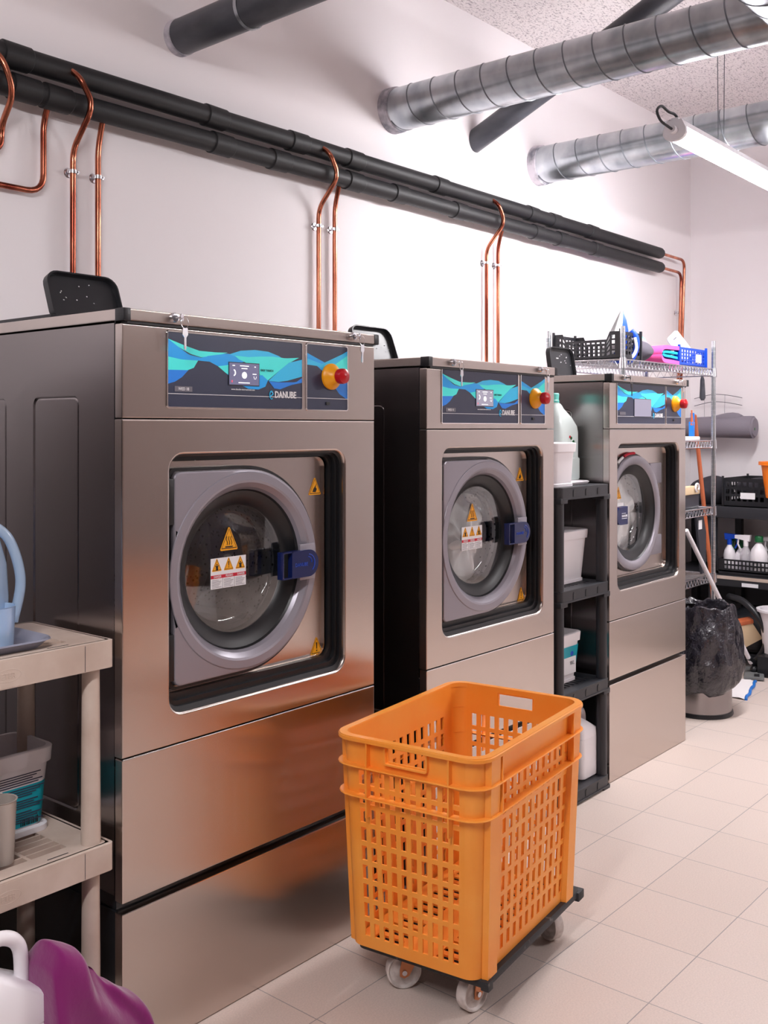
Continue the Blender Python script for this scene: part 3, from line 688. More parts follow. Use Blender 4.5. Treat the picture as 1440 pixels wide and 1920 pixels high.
b = MB(); b.lathe([(.063, -.007), (.067, -.007), (.067, .007), (.063, .007)], M['galv'], 40, (.935, .60, 2.819), 'y'); b.cyl((.935, .60, 2.885), (.935, .60, ZC), .004, M['galv'], n=8); b.build('pipe_clamp', t)
t = tag(MB().tube([(2.78, Y1+.02, 2.84), (2.78, -.47, ZC+.02)], .055, M['dark_pvc'], 32).build('exhaust_pipe'), 'dark grey slanted pipe passing behind the large spiral duct up to the ceiling', 'pipe')
spiral('ventilation_duct', (1.3, -.86, 2.838), (5.36, -.86, 2.838), .15, 'wide galvanised duct running parallel to the wall, just entering the top right corner')

# ------------------------------------------------------------------ beige resin shelving at the left
bx1, bx0, by0, by1 = -.028, -.60, -.011, .32
t = thing('resin_shelving', 'beige resin shelving unit at the left edge beside the nearest washing machine', 'shelf', (bx1, by0, 0))
def bs(name, b): return b.build(name, t, loc=(-bx1, -by0, 0))
for zt_ in (.964, .517, .09):
    b = MB(); us = [bx1-.008, bx1-.085]
    while us[-1] > bx0+.14: us += [us[-1]-.085, us[-1]-.093]
    us = sorted(us[:-1]+[bx0+.008]); vsb = [by0+.008, by0+.055]
    while vsb[-1] < by1-.07: vsb += [vsb[-1]+.022, vsb[-1]+.027]
    vsb = vsb[:-1]+[by1-.008]
    holes = {(i, j) for i in range(1, len(us)-2, 2) for j in range(1, len(vsb)-2, 2)}
    b.lattice(us, vsb, holes, .022, M['beige'], lambda u, v, w, z=zt_: (u, v, z-w))
    Lz = lambda q, z: [(p[0], p[1], z) for p in q]
    b.loft([Lz(rrect(bx0, by0, bx1, by1, .012, 4), zt_-.0605), Lz(rrect(bx0, by0, bx1, by1, .012, 4), zt_-.001), Lz(rrect(bx0+.004, by0+.004, bx1-.004, by1-.004, .01, 4), zt_), Lz(rrect(bx0+.012, by0+.012, bx1-.012, by1-.012, .01, 4), zt_), Lz(rrect(bx0+.012, by0+.012, bx1-.012, by1-.012, .01, 4), zt_-.06)], M['beige'])
    for x in (bx1-.075, bx0+.075): b.box(x-.0006, by0-.0004, zt_-.059, x+.0006, by0+.004, zt_-.004, M['darkgrey'])
    for x in (bx1-.10, bx1-.29, bx1-.5): b.box(x-.05, by0+.024, zt_-.002, x, by0+.027, zt_+.0004, M['black'])
    b.box(bx1-.285, by0-.001, zt_-.058, bx1-.225, by0+.003, zt_-.004, M['beige'])
    b.text('KETER', bx1-.281, zt_-.04, .0165, by0-.0012, M['beige'], ext=.0006, sx=.9)
    b.tube([(bx1-.255+.029*math.cos(a), by0-.001, zt_-.034+.0125*math.sin(a)) for a in [2*PI*i/28 for i in range(29)]], .0006, M['beige'], 5)
    bs('shelf', b)
for zl_, zh in ((.0, .03), (.09, .457), (.517, .904)):
    for x in (bx1-.038, bx0+.038):
        for y in (by0+.034, by1-.034):
            b = MB(); b.cyl((x, y, zl_), (x, y, zh), .0215, M['beige'], .019, n=24); bs('leg', b)
# things on it
Lz = lambda q, z: [(p[0], p[1], z) for p in q]
def tray(x0, y0, x1, y1, z, m, name, label, cat='tray'):
    b = MB(); b.loft([Lz(rrect(x0+.02, y0+.02, x1-.02, y1-.02, .03), z), Lz(rrect(x0+.002, y0+.002, x1-.002, y1-.002, .045), z+.016), Lz(rrect(x0-.003, y0-.003, x1+.003, y1+.003, .047), z+.018), Lz(rrect(x0, y0, x1, y1, .045), z+.021), Lz(rrect(x0+.008, y0+.008, x1-.008, y1-.008, .04), z+.018), Lz(rrect(x0+.022, y0+.022, x1-.022, y1-.022, .03), z+.004)], m, True, True)
    return tag(b.build(name), label, cat)
tray(-.50, .012, -.155, .21, .9645, M['linkgrey'], 'tray', 'grey plastic tray on the top beige shelf at the left edge')
t = thing('measuring_cup', 'translucent blue cup holding blue liquid on the grey tray', 'cup', (-.262, .075, .969))
b = MB(); b.lathe([(.0005, .002), (.036, .002), (.04, .088), (.042, .09), (.0385, .09), (.035, .005), (.0005, .005)], M['clear_blue'], 32); b.build('cup_body', t)
b = MB(); b.lathe([(.0005, .006), (.0345, .006), (.0365, .035), (.0005, .035)], M['clear_cyan'], 32); b.build('liquid', t)
t = thing('measuring_jug', 'tall clear jug with a curved handle at the left edge of the top beige shelf', 'jug', (-.275, .16, .969))
b = MB(); b.lathe([(.0005, 0), (.07, 0), (.078, .01), (.08, .1), (.076, .17), (.06, .23), (.035, .27), (.03, .30), (.027, .30), (.03, .265), (.055, .225), (.072, .165), (.076, .1), (.074, .012), (.0005, .006)], M['clear_blue'], 36); b.build('jug_body', t)
b = MB(); b.tube(bez([(.03, -.02, .26), (.075, -.03, .22), (.1, -.035, .13), (.085, -.03, .04)]), .011, M['clear_blue'], 16); b.build('handle', t)

def tub(name, x0, y0, x1, y1, z, h, label, lid_in=False, lab=None, cat='tub', taper=.012, sd='w', labelm=None, rz=0, lid=False):
    t = thing(name, label, cat, ((x0+x1)/2, (y0+y1)/2, z), rz)
    w, d = (x1-x0)/2, (y1-y0)/2; Q = lambda g, zz, r=.03: Lz(rrect(-w+g, -d+g, w-g, d-g, r), zz)
    b = MB(); rim = [Q(-.006, h-.034), Q(-.008, h-.002), Q(-.006, h)]
    if lid:
        b.loft([Q(taper-.004, 0), Q(taper-.004, .01), Q(taper, .012), Q(0, h-.034)]+rim+[Q(.004, h+.002), Q(.02, h-.002)], M['white'], True, True)
    else:
        b.loft([Q(taper-.012, 0), Q(taper-.012, .012), Q(taper, .014), Q(0, h-.034)]+rim+[Q(.002, h, .028), Q(.002, h-.03, .028), Q(taper+.003, .02, .026)], M['white'], True, True)
    b.build('tub_body', t)
    if lab: lab(t, w, d, h, taper)
    return t
def teal_label(t, w, d, h, tp):
    b = MB(); z0, z1 = .018, h-.034
    Q = lambda g, zz: Lz(rrect(-w+g, -d+g, w-g, d-g, .03), zz)
    g0, g1 = lerp(tp, 0, z0/h)-.0012, lerp(tp, 0, z1/h)-.0012
    b.loft([Q(g0, z0), Q(g1, z1)], M['label_teal'])
    def xz(u, v): return u*w, lerp(z0, z1, v)
    def yy(v): return -d+lerp(g0, g1, v)-.0008
    x, z = xz(-.3, .0); b.box(-w+.03, yy(.02), z0+.002, -.25*w, yy(.02)+.002, lerp(z0, z1, .86), M['whitep'])
    b.text('UDEL', -.62*w, lerp(z0, z1, .90), .015, yy(.9)-.001, M['whitep'], 'CENTER', sx=1.1)
    b.ball((-.5*w, yy(.3), lerp(z0, z1, .3)), .018, M['greyp'], (1, .1, 1)); b.text('NET', -.5*w, lerp(z0, z1, .28), .01, yy(.3)-.003, M['cblue'], 'CENTER')
    for k in range(22):
        v = .08+.86*k/22
        if k in (21, 15, 10, 5): b.box(-.2*w, yy(v)-.0006, lerp(z0, z1, v), .02*w, yy(v)+.001, lerp(z0, z1, v)+.006, M['whitep']); continue
        b.box(-.2*w, yy(v)-.0004, lerp(z0, z1, v), (.85-(k*5 % 7)*.04)*w, yy(v)+.001, lerp(z0, z1, v)+.0022, M['panel_bg'])
    for k in range(12): b.box(.4*w+k*.03*w, yy(.04)-.0006, z0+.003, .4*w+k*.03*w+.001+(k % 3)*.0006, yy(.04)+.001, z0+.018, M['blackp'])
    b.build('label', t)
tub('detergent_tub', -.320, .165, -.072, .318, .5175, .190, 'open white tub with a teal printed label on the lower beige shelf', lab=teal_label)
t = thing('beaker', 'cloudy plastic beaker standing before the teal labelled tub', 'cup', (-.248, .082, .5175))
b = MB(); b.lathe([(.0005, 0), (.028, 0), (.034, .13), (.036, .132), (.032, .132), (.026, .004), (.0005, .004)], M['clear_brown'], 28); b.build('cup_body', t)

def jug(name, x, y, z, w, d, h, label, rz=0, lab=None, body='white', capm='white', cat='jug', waist=True):
    """handled canister: blocky body, sloping shoulder, grip with a finger hole, neck with cap"""
    t = thing(name, label, cat, (x, y, z), rz); m = M[body]
    Q = lambda a, c, zz, off=0, r=.02: Lz(rrect(-a+off, -c, a+off, c, min(r, a*.9, c*.9)), zz)
    hw, hd = w/2, d/2; b = MB()
    b.loft([Q(hw-.006, hd-.006, 0), Q(hw, hd, .006), Q(hw, hd, h*.58), Q(hw-.0015, hd-.0015, h*.585), Q(hw, hd, h*.59), Q(hw*.97, hd*.97, h*.70), Q(hw*.62, hd*.72, h*.80, -hw*.3), Q(hw*.36, hd*.5, h*.86, -hw*.45), Q(.016, .016, h*.90, -hw*.5, .015), Q(.016, .016, h*.93, -hw*.5, .015)], m, True, True); b.build('body', t)
    b = MB(); b.tube(bez([(-hw*.35, 0, h*.85), (0, 0, h*.925), (hw*.45, 0, h*.93), (hw*.74, 0, h*.86), (hw*.78, 0, h*.68)]), .0145, m, 12, radii=None); b.build('handle', t)
    b = MB(); b.lathe([(.0005, 0), (.021, 0), (.021, .022), (.019, .025), (.0005, .025)], M[capm], 28, (-hw*.5, 0, h*.925)); b.build('cap', t)
    if lab: lab(t, hw, hd, h)
    return t
def blue_label(t, w, d, h):
    b = MB(); b.prism(rrect(-w*.85, .03, w*.25, h*.5, .012), -d-.0012, -d+.001, M['cblue']); b.build('label', t)
jug('detergent_jug', -.365, -.055, 0, .22, .14, .46, 'white handled jug with a blue label on the floor at the lower left', lab=blue_label)
jug('detergent_jug', -.372, .065, .5175, .17, .10, .26, 'white jug cut by the left edge on the lower beige shelf')

def blob(name, c, s, m, label, cat, seed, amp=.18, rot=(0, 0, 0), sub=2):
    rnd = random.Random(seed); bm = bmesh.new(); bmesh.ops.create_icosphere(bm, subdivisions=4, radius=1)
    ph = [(Vector((rnd.uniform(-1, 1), rnd.uniform(-1, 1), rnd.uniform(-1, 1))).normalized(), rnd.uniform(2, 6), rnd.uniform(0, 6)) for _ in range(7)]
    for v_ in bm.verts:
        q = v_.co.copy(); f = 1+amp*sum(math.sin(a.dot(q)*k+p_)/(1+k*.35) for a, k, p_ in ph)
        q = q*f; v_.co = Vector((max(-1, min(1, q.x))*s[0]/2, max(-1, min(1, q.y))*s[1]/2, max(-.97, q.z)*s[2]/2))
    me = bpy.data.meshes.new(name); bm.to_mesh(me); bm.free(); me.materials.append(m)
    me.polygons.foreach_set('use_smooth', [True]*len(me.polygons))
    o = bpy.data.objects.new(name, me); COL.objects.link(o); o.location = c; o.rotation_euler = rot
    return tag(o, label, cat)
# magenta cloth: a folded bundle with layers
def cloth_bundle():
    nx, ny = 64, 30; vs = []; fs = []
    def ss(t): t = max(0, min(1, t)); return t*t*(3-2*t)
    xa, xb, ya, yb = -.275, -.035, -.165, -.016
    KN = [(-.28, .36), (-.25, .405), (-.21, .392), (-.175, .335), (-.12, .285), (-.07, .24), (-.035, .205)]
    def top(x):
        for (p, q), (p2, q2) in zip(KN, KN[1:]):
            if x <= p2: return lerp(q, q2, ss((x-p)/(p2-p))*.5+.5*max(0, (x-p)/(p2-p)))
        return KN[-1][1]
    for i in range(nx+1):
        for j in range(ny+1):
            u = i/nx; w = j/ny; x = lerp(xa, xb, u); y = lerp(ya, yb, w)
            T = top(x); cr = mnoise.noise(Vector((x*11, w*3.5, 3)))
            if w < .6:
                t = w/.6; z = T*math.sin(t*PI/2)**.85; y = ya-.028*math.sin(t*PI)+.012*math.sin(t*9+x*38)+.014*cr+.045*t*t
            else:
                t = (w-.6)/.4; z = T*(1-.12*t*t)+.012*cr*t; y = lerp(ya+.045, yb, t)+.012*math.sin(.6*9+x*38)*(1-t)
            z += .007*math.sin((x*1.0+z*1.2)*60)*(t if w < .6 else 1)
            if j in (0, ny): z = .003
            k = max(0, (u-.8)/.2); z *= 1-.25*k**3
            if i in (0, nx): z = min(z, .003)
            y2 = y; x2 = x+(.010*math.sin(z*34+1)+.012*cr)*u
            vs.append((x2, y2, z))
    for i in range(nx):
        for j in range(ny): a = i*(ny+1)+j; fs.append((a, a+ny+1, a+ny+2, a+1))
    b = MB(); b.add(vs, fs, M['purple'])
    n = 18
    b.tube(bez([(-.25, -.165, .05), (-.2, -.175, .12), (-.15, -.17, .10), (-.1, -.165, .07), (-.065, -.14, .12), (-.045, -.09, .17)]), .03, M['purple'], 16)
    o = b.build('cloth', angle=80, subd=1); return tag(o, 'bundled magenta fleece cloth on the floor under the beige shelving', 'cloth')
cl = cloth_bundle()

# ------------------------------------------------------------------ black resin shelving between machines
sx0, sx1, sy0, sy1 = 1.932, 2.314, .0, .42
t = thing('resin_shelving', 'narrow black plastic shelving unit standing between the middle and farthest washing machines', 'shelf', (sx0, sy0, 0))
def bks(name, b): return b.build(name, t, loc=(-sx0, -sy0, 0))
LV = [1.208, .822, .438, .054]
for z in LV:
    b = MB(); us = [sx0, sx0+.07, sx1-.07, sx1]; us = [sx0, sx0+.06]
    while us[-1] < sx1-.08: us += [us[-1]+.012, us[-1]+.03]
    us = [sx0+.005]+us[1:-1]+[sx1-.005]; vv = [sy0+.005, sy0+.05, sy0+.12, sy0+.15, sy0+.22, sy0+.25, sy1-.06, sy1-.005]
    b.lattice(us, vv, {(i, j) for i in range(1, len(us)-2, 2) for j in (1, 3, 5)}, .008, M['black_rack'], lambda u, v, w, z=z: (u, v, z-w))
    fr = rrect(sx0, sy0, sx1, sy1, .02); fi = rrect(sx0+.006, sy0+.006, sx1-.006, sy1-.006, .016)
    b.loft([Lz(fr, z-.046), Lz(fr, z-.001), Lz(fi, z), Lz(fi, z-.046), Lz(fr, z-.046)], M['black_rack'])
    ff = rrect(sx0-.003, sy0-.003, sx1+.003, sy1+.003, .022); b.loft([Lz(fr, z-.040), Lz(ff, z-.040), Lz(ff, z-.046), Lz(fr, z-.046)], M['black_rack'])
    for k in range(3):
        x = sx0+.10+k*.095; b.prism([(x-.009, z-.036), (x+.009, z-.036), (x+.009, z-.018)]+[(x+.009*math.cos(a), z-.018+.009*math.sin(a)) for a in [PI*i/8 for i in range(1, 8)]]+[(x-.009, z-.018)], sy0-.002, sy0+.003, M['black'])
    for x in (sx0+.045, sx1-.045): b.box(x-.047 if x < 2.1 else x-.004, sy0-.002, z-.06, x+.004 if x < 2.1 else x+.047, sy0+.05, z-.04, M['black_rack'], .002)
    bks('shelf', b)
for i in range(3):
    for x in (sx0+.022, sx1-.022):
        for y in (sy0+.024, sy1-.024):
            b = MB(); b.cyl((x, y, LV[i+1]), (x, y, LV[i]-.044), .0215, M['black_rack'], n=24); bks('leg', b)
for x in (sx0+.022, sx1-.022):
    for y in (sy0+.024, sy1-.024): b = MB(); b.cyl((x, y, 0), (x, y, .01), .0215, M['black_rack'], n=24); bks('leg', b)
# on it
tub('detergent_tub', 1.935, .03, 2.10, .17, 1.2085, .165, 'plain white lidded tub in front of the milky jug on the top black shelf', lid=True, taper=.006)
def juice(t, w, d, h):
    b = MB()
    for i, (dx, dz, m, s_) in enumerate(((.0, .12, 'orange2', .014), (.012, .125, 'btn_yellow', .012), (-.012, .165, 'redp', .007), (-.002, .16, 'green', .008), (.016, .145, 'green', .009))): b.ball((w*.1+dx, -d, h*.02+dz), s_, M[m], (1, .12, .8), 12)
    b.text('Soin', w*.1, h*.26, .02, -d-.002, M['whitep'], 'CENTER'); b.text('~', w*.1, h*.2, .02, -d-.002, M['cblue'], 'CENTER'); b.build('label', t)
t = thing('softener_jug', 'milky translucent jug with a mint cap and looped handle on the top black shelf', 'jug', (2.235, .19, 1.2215))
b = MB(); Q = lambda a, c, zz, off=0, r=.03: Lz(rrect(-a+off, -c, a+off, c, min(r, a*.95, c*.95)), zz)
b.loft([Q(.088, .06, 0), Q(.092, .062, .006), Q(.092, .062, .085), Q(.086, .058, .09), Q(.086, .058, .19), Q(.083, .055, .215), Q(.066, .05, .25, -.016), Q(.045, .04, .28, -.032), Q(.026, .026, .305, -.04), Q(.024, .024, .315, -.04)], M['clear_mint'], True, True); b.build('body', t)
b = MB(); b.tube(bez([(-.02, 0, .300), (.012, 0, .29), (.042, 0, .25), (.066, 0, .195), (.07, 0, .15)]), .015, M['clear_mint'], 14); b.build('handle', t)
b = MB(); b.lathe([(.0005, 0), (.027, 0), (.027, .008), (.025, .010), (.0265, .034), (.024, .038), (.0005, .038)], M['mint'], 28, (-.04, 0, .31)); b.build('cap', t)
juice(t, .086, .059, .4)
tag(MB().loft([Lz(rrect(2.12, .08, 2.305, .30, .03), 1.2085), Lz(rrect(2.115, .075, 2.31, .305, .03), 1.216), Lz(rrect(2.12, .08, 2.305, .30, .03), 1.2205)], M['white'], True, True).build('tub_lid'), 'loose white lid lying under the milky jug', 'lid')
tub('detergent_tub', 2.03, .08, 2.285, .27, .8225, .205, 'white lidded tub on the second black shelf', lid=True)
def small_label(t, w, d, h, tp):
    b = MB(); Q = lambda g, zz: Lz(rrect(-w+g, -d+g, w-g, d-g, .03), zz); b.loft([Q(.008, .03), Q(-.001, h-.05)], M['label_teal'])
    b.box(-w+.03, -d-.0015+.004, .032, w*.72, -d+.006, h-.06, M['whitep']); b.ball((w*.45, -d+.002, h*.6), .014, M['cblue'], (1, .1, 1)); b.text('WL', w*.45, h*.35, .022, -d, M['greyp'], 'CENTER'); b.build('label', t)
tub('detergent_tub', 1.985, .08, 2.225, .26, .4385, .19, 'white lidded tub with a teal and white label on the third black shelf', lid=True, lab=small_label)
jug('detergent_jug', 2.225, .10, .0545, .125, .13, .27, 'plain white jug on the lowest black shelf behind the orange crate')

# ------------------------------------------------------------------ orange crate on a dolly
CA = math.radians(7)
def orange_crate(loc, rz, label):
    t = thing('plastic_crate', label, 'crate', loc, rz); m = M['orange']
    hw0, hd0, hw1, hd1, H = .288, .183, .308, .202, .535
    def P(sx, sy, z, out=0):  # tapered wall position factor
        k = z/H; return lerp(hw0, hw1, k)+out, lerp(hd0, hd1, k)+out
    rows = [(.030+.048*i, .066+.048*i) for i in range(9)]
    zsb = [0]+[q for r_ in rows for q in r_]
    # walls
    b = MB(); th = .005
    for s in (-1, 1):            # short walls (x = const) with slots and hand hole
        ys = [-1+.14]
        c = 10; w_ = 1.52/c; ys = [-.80]
        for i in range(c): a = -.76+i*w_; ys += [a+w_*.22, a+w_*.76]
        ys += [.80]
        hx = [q for q in ys if q]
        zz = zsb+[.485-.0, .519, H]
        holes = {(i, j) for i in range(1, len(ys)-2, 2) for j in range(1, 2*9, 2)}
        # keep the band under the top flange solid at the corners of rows crossing a flange
        hz = len(zsb)  # index of the cell row .485-.519
        for i in range(7, 14): holes.add((i, hz))
        holes = {h for h in holes if not (h[1] == hz and not 7 <= h[0] <= 13)}
        def f(u, v, w, s=s):
            X, Y = P(0, 0, v); return (s*(X-w), u*Y*(1), v)
        b.lattice(ys, zz, holes, th, m, f)
    for s in (-1, 1):            # long walls
        c = 12; w_ = 1.5/c; xs = [-.87]
        for i in range(c): a = -.75+i*w_; xs += [a+w_*.24, a+w_*.72]
        xs += [.87]; zz = zsb+[H]
        holes = {(i, j) for i in range(1, len(xs)-2, 2) for j in range(1, 18, 2)}
        def f(u, v, w, s=s):
            X, Y = P(0, 0, v); return (u*X, s*(Y-w), v)
        b.lattice(xs, zz, holes, th, m, f)
    # rounded corners
    for sx in (-1, 1):
        for sy in (-1, 1):
            loops = []
            for z in (0, H):
                X, Y = P(0, 0, z); xa = X*.87; ya = Y*.80; rx, ry = X-xa, Y-ya; l = []
                for k in range(9):
                    a = PI/2*k/8; l.append((sx*(xa+rx*math.cos(a)), sy*(ya+ry*math.sin(a)), z))
                for k in range(8, -1, -1):
                    a = PI/2*k/8; l.append((sx*(xa+(rx-th)*math.cos(a)), sy*(ya+(ry-th)*math.sin(a)), z))
                loops.append(l)
            b.loft(loops, m, True, True)
    # floor with slots
    us = [-.27+.036*i/2*1.0 for i in range(0, 31)]; vs_ = [-.17, -.13, -.05, .05, .13, .17]
    b.lattice(us, vs_, {(i, j) for i in range(1, 30, 2) for j in (1, 3)}, .005, m, lambda u, v, w: (u, v, .012-w))
    b.build('crate_body', t, fix=True, angle=40)
    # flanges
    def flange(z, out, hgt, name):
        X, Y = P(0, 0, z); q = lambda g, zz: Lz(rrect(-X-g, -Y-g, X+g, Y+g, .042+max(g, 0)), zz)
        b = MB(); b.loft([q(-.004, z-hgt*.0), q(out-.002, z), q(out, z-.0015), q(out, z-hgt+.001), q(out-.002, z-hgt), q(-.001, z-hgt)], m); return b.build(name, t)
    flange(H, .018, .010, 'rim'); flange(.465, .022, .004, 'flange'); flange(.39, .022, .004, 'flange')
    b = MB(); X, Y = P(0, 0, H); q = lambda g, zz: Lz(rrect(-X-g, -Y-g, X+g, Y+g, .042+max(g, 0)), zz)
    b.loft([q(.016, H-.001), q(.015, H+.002), q(-.004, H+.002), q(-.005, H-.01)], m); b.build('rim_lip', t)
    # vertical ribs, pilasters, hand hold frames
    for s in (-1, 1):
        for u in (-.62, .55):
            X, Y = P(0, 0, .46); x0, x1 = sorted((s*X, s*(X+.018))); b = MB(); b.box(x0, u*Y-.002, .34, x1, u*Y+.002, H-.008, m); b.build('rib', t)
        for u in (-.72, .72):
            X, Y = P(0, 0, .46); y0, y1 = sorted((s*Y, s*(Y+.018))); b = MB(); b.box(u*X-.002, y0, .39, u*X+.002, y1, H-.008, m); b.build('rib', t)
        for u in (-.82, .82):
            l0, l1 = [], []
            for z, l in ((-.006, l0), (H-.01, l1)):
                X, Y = P(0, 0, z); w_ = .024
                for dx, dy in ((-w_-.003, -.001), (-w_, .014), (w_, .014), (w_+.003, -.001)): l.append((u*X+dx, s*(Y+dy), z))
            b = MB(); b.loft([l0, l1], m, True, True); b.build('corner_rib', t)
        # handle frame
        X, Y = P(0, 0, .5); b = MB()
        L2 = lambda g, o: [(s*(X+o), p_[0], p_[1]) for p_ in rrect(-.058-g, .482-g, .058+g, .522+g, .003+g, 2)]
        b.loft([L2(.0045, -.001), L2(.004, .010), L2(.0, .010), L2(0, -.006)], m)
        b.build('handle_frame', t)
    return t
CX, CY = .872, -.324
orange_crate((CX, CY, .1215), CA, 'tall orange slotted plastic crate standing on the wheeled dolly in front')
def dolly(loc, rz, label, wheels):
    t = thing('dolly', label, 'dolly', loc, rz)
    dk = lambda g: rrect(-.268-g, -.198-g, .312+g, .17+g, .012, 3)
    b = MB(); b.loft([Lz(dk(-.002), .101), Lz(dk(0), .104), Lz(dk(0), .117), Lz(dk(-.002), .1205)], M['deck'], True, True); b.build('deck', t)
    b = MB(); b.box(-.27, -.204, .096, -.245, -.182, .1195, M['deck'], .003); b.build('worn_corner', t)
    b = MB(); b.box(.285, -.205, .094, .325, -.16, .1195, M['deck'], .004); b.build('worn_corner', t)
    for (x, y, a) in wheels:
        c = thing('caster', '', '', (0, 0, 0)); del c['label']; del c['category']
        b = MB(); r_ = .045
        b.T = Matrix.Translation((x, y, 0)) @ Matrix.Rotation(a, 4, 'Z')   # wheel axis along local y
        b.box(-.03, -.03, .094, .045, .03, .1012, M['fork'], .002); b.cyl((.02, 0, .086), (.02, 0, .095), .022, M['fork'], n=20)
        for s in (-1, 1):
            pl = [(.042, .09), (-.004, .09), (-.012, .05), (-.012, .036), (.0, .030), (.012, .036)]
            y0, y1 = sorted((s*.017, s*.020)); b.prism(pl, y0, y1, M['fork'])
        b.lathe([(.0005, -.024), (.0065, -.024), (.0065, .024), (.0005, .024)], M['chrome'], 12, (0, 0, r_), 'y')
        k = b.build('caster', t); bpy.data.objects.remove(c)
        b = MB(); b.T = Matrix.Translation((x, y, 0)) @ Matrix.Rotation(a, 4, 'Z')
        b.lathe([(.008, -.014), (.02, -.013), (.026, -.009), (.036, -.009), (.040, -.015), (.043, -.015), (.045, -.011), (.045, .011), (.043, .015), (.040, .015), (.036, .009), (.026, .009), (.02, .013), (.008, .014)], M['wheel'], 40, (0, 0, r_), 'y'); b.build('wheel', k)
    return t
def toloc(x, y):
    v_ = Matrix.Rotation(-CA, 4, 'Z') @ Vector((x-CX-.0, y-CY, 0)); return v_.x, v_.y
dolly((CX, CY, 0), CA, 'dark board dolly on white wheels under the front orange crate',
      [(*toloc(.662, -.275), math.radians(-50)), (*toloc(.690, -.47), math.radians(-14)), (*toloc(1.115, -.435), math.radians(66)), (*toloc(1.10, -.20), math.radians(0))])
# unseen second crate and dolly, added for their orange reflection in the steel
orange_crate((1.9, -2.9, .1215), .3, 'tall orange slotted plastic crate standing behind the viewer in the aisle')
dolly((1.9, -2.9, 0), .3, 'dark board dolly under the orange crate behind the viewer', [(-.24, -.15, 0), (-.24, .15, 0), (.24, -.15, 0), (.24, .15, 0)])

# ------------------------------------------------------------------ wire shelving
wx0, wx1, wy0, wy1 = 3.125, 4.235, .35, .76
t = thing('wire_shelving', 'chrome wire shelving unit behind the farthest washing machine', 'shelf', (wx0, wy0, 0))
def ws(name, b): return b.build(name, t, loc=(-wx0, -wy0, 0))
for x in (wx0, wx1):
    for y in (wy0, wy1):
        b = MB(); n = 76
        b.cyl((x, y, 0), (x, y, 1.92), .0125, M['chrome'], n=14)
        b.loft([[(x+r_*math.cos(2*PI*k/14), y+r_*math.sin(2*PI*k/14), z) for k in range(14)] for i in range(74) for (r_, z) in ((.0127, .03+i*.0254), (.0119, .0305+i*.0254), (.0119, .0325+i*.0254), (.0127, .033+i*.0254))], M['galv'])
        ws('post', b)
for z in (1.762, 1.358, .982, .606):
    b = MB(); hgt = .038
    for zz in (z, z-hgt):
        for a, c in (((wx0, wy0), (wx1, wy0)), ((wx1, wy0), (wx1, wy1)), ((wx1, wy1), (wx0, wy1)), ((wx0, wy1), (wx0, wy0))): b.tube([(*a, zz), (*c, zz)], .0035, M['chrome'], 8)
    def zig(p, q, n):
        pts = [(lerp(p[0], q[0], i/n), lerp(p[1], q[1], i/n), z-(hgt if i % 2 else 0)) for i in range(n+1)]; b.tube(pts, .0026, M['chrome'], 6)
    zig((wx0, wy0), (wx1, wy0), 58); zig((wx0, wy1), (wx1, wy1), 58); zig((wx0, wy0), (wx0, wy1), 18); zig((wx1, wy0), (wx1, wy1), 18)
    k = 0; x = wx0+.02
    while x < wx1-.01: b.tube([(x, wy0, z+.001), (x, wy1, z+.001)], .0016, M['chrome'], 5); x += .022
    for y in (wy0+.13, wy0+.27): b.tube([(wx0, y, z-.005), (wx1, y, z-.005)], .0028, M['chrome'], 6)
    for x in (wx0, wx1):
        for y in (wy0, wy1): b.lathe([(.0125, -.045), (.019, -.045), (.0165, .006), (.0125, .006)], M['chrome'], 16, (x, y, z))
    ws('wire_shelf', b)

def mesh_crate(name, x0, y0, x1, y1, z, h, m, label, cols=(8, 12), rows=4, dip=None, parts=None, cat='crate'):
    t = thing(name, label, cat, ((x0+x1)/2, (y0+y1)/2, z)); w, d = (x1-x0)/2, (y1-y0)/2; b = MB(); th = .004
    def wall(n, f, dip_):
        us = [0, .06]; 
        for i in range(n): a = .06+.88*i/n; q = .88/n; us += [a+q*.3, a+q*.95] if i == 0 else [a+q*.3, a+q*.95]
        us = sorted(set(us+[.97, 1])); us = [0]+[u for u in us if u > .0]
        vs_ = [0, .12]
        for j in range(rows): a = .12+.76*j/rows; q = .76/rows; vs_ += [a+q*.3, a+q*.95]
        vs_ = sorted(set(vs_+[1])); holes = {(i, j) for i in range(1, len(us)-2) for j in range(1, len(vs_)-1) if i % 2 == 0 and j % 2 == 0}
        def g(u, v_, w_):
            k = 1
            if dip_: k = 1-dip_*max(0, min(1, (abs(u-.5) < .32)*1.0))
            return f(u, v_*k*h, w_)
        b.lattice(us, vs_, holes, th, m, g)
    wall(cols[0], lambda u, zz, q: (lerp(-w, w, u), -d+q, zz), 0); wall(cols[0], lambda u, zz, q: (lerp(-w, w, u), d-q, zz), 0)
    wall(cols[1], lambda u, zz, q: (-w+q, lerp(-d, d, u), zz), dip or 0); wall(cols[1], lambda u, zz, q: (w-q, lerp(-d, d, u), zz), dip or 0)
    b.box(-w, -d, 0, w, d, .006, m); b.build('crate_body', t)
    for sx in (-1, 1):
        for sy in (-1, 1): b = MB(); b.box(sx*w-.006, sy*d-.006, 0, sx*w+.006, sy*d+.006, h+.012, m, .002); b.build('corner_post', t)
    if parts: parts(t, w, d, h)
    return t
def front_label(t, w, d, h): b = MB(); b.box(w*.2, -d-.0022, h*.25, w*.62, -d-.0008, h*.7, M['whitep']); b.build('label', t)
mesh_crate('black_crate', 3.15, .375, 3.37, .745, 1.766, .135, M['black'], 'black mesh crate holding an iron on top of the chrome wire shelving', (6, 12), 4, .28)
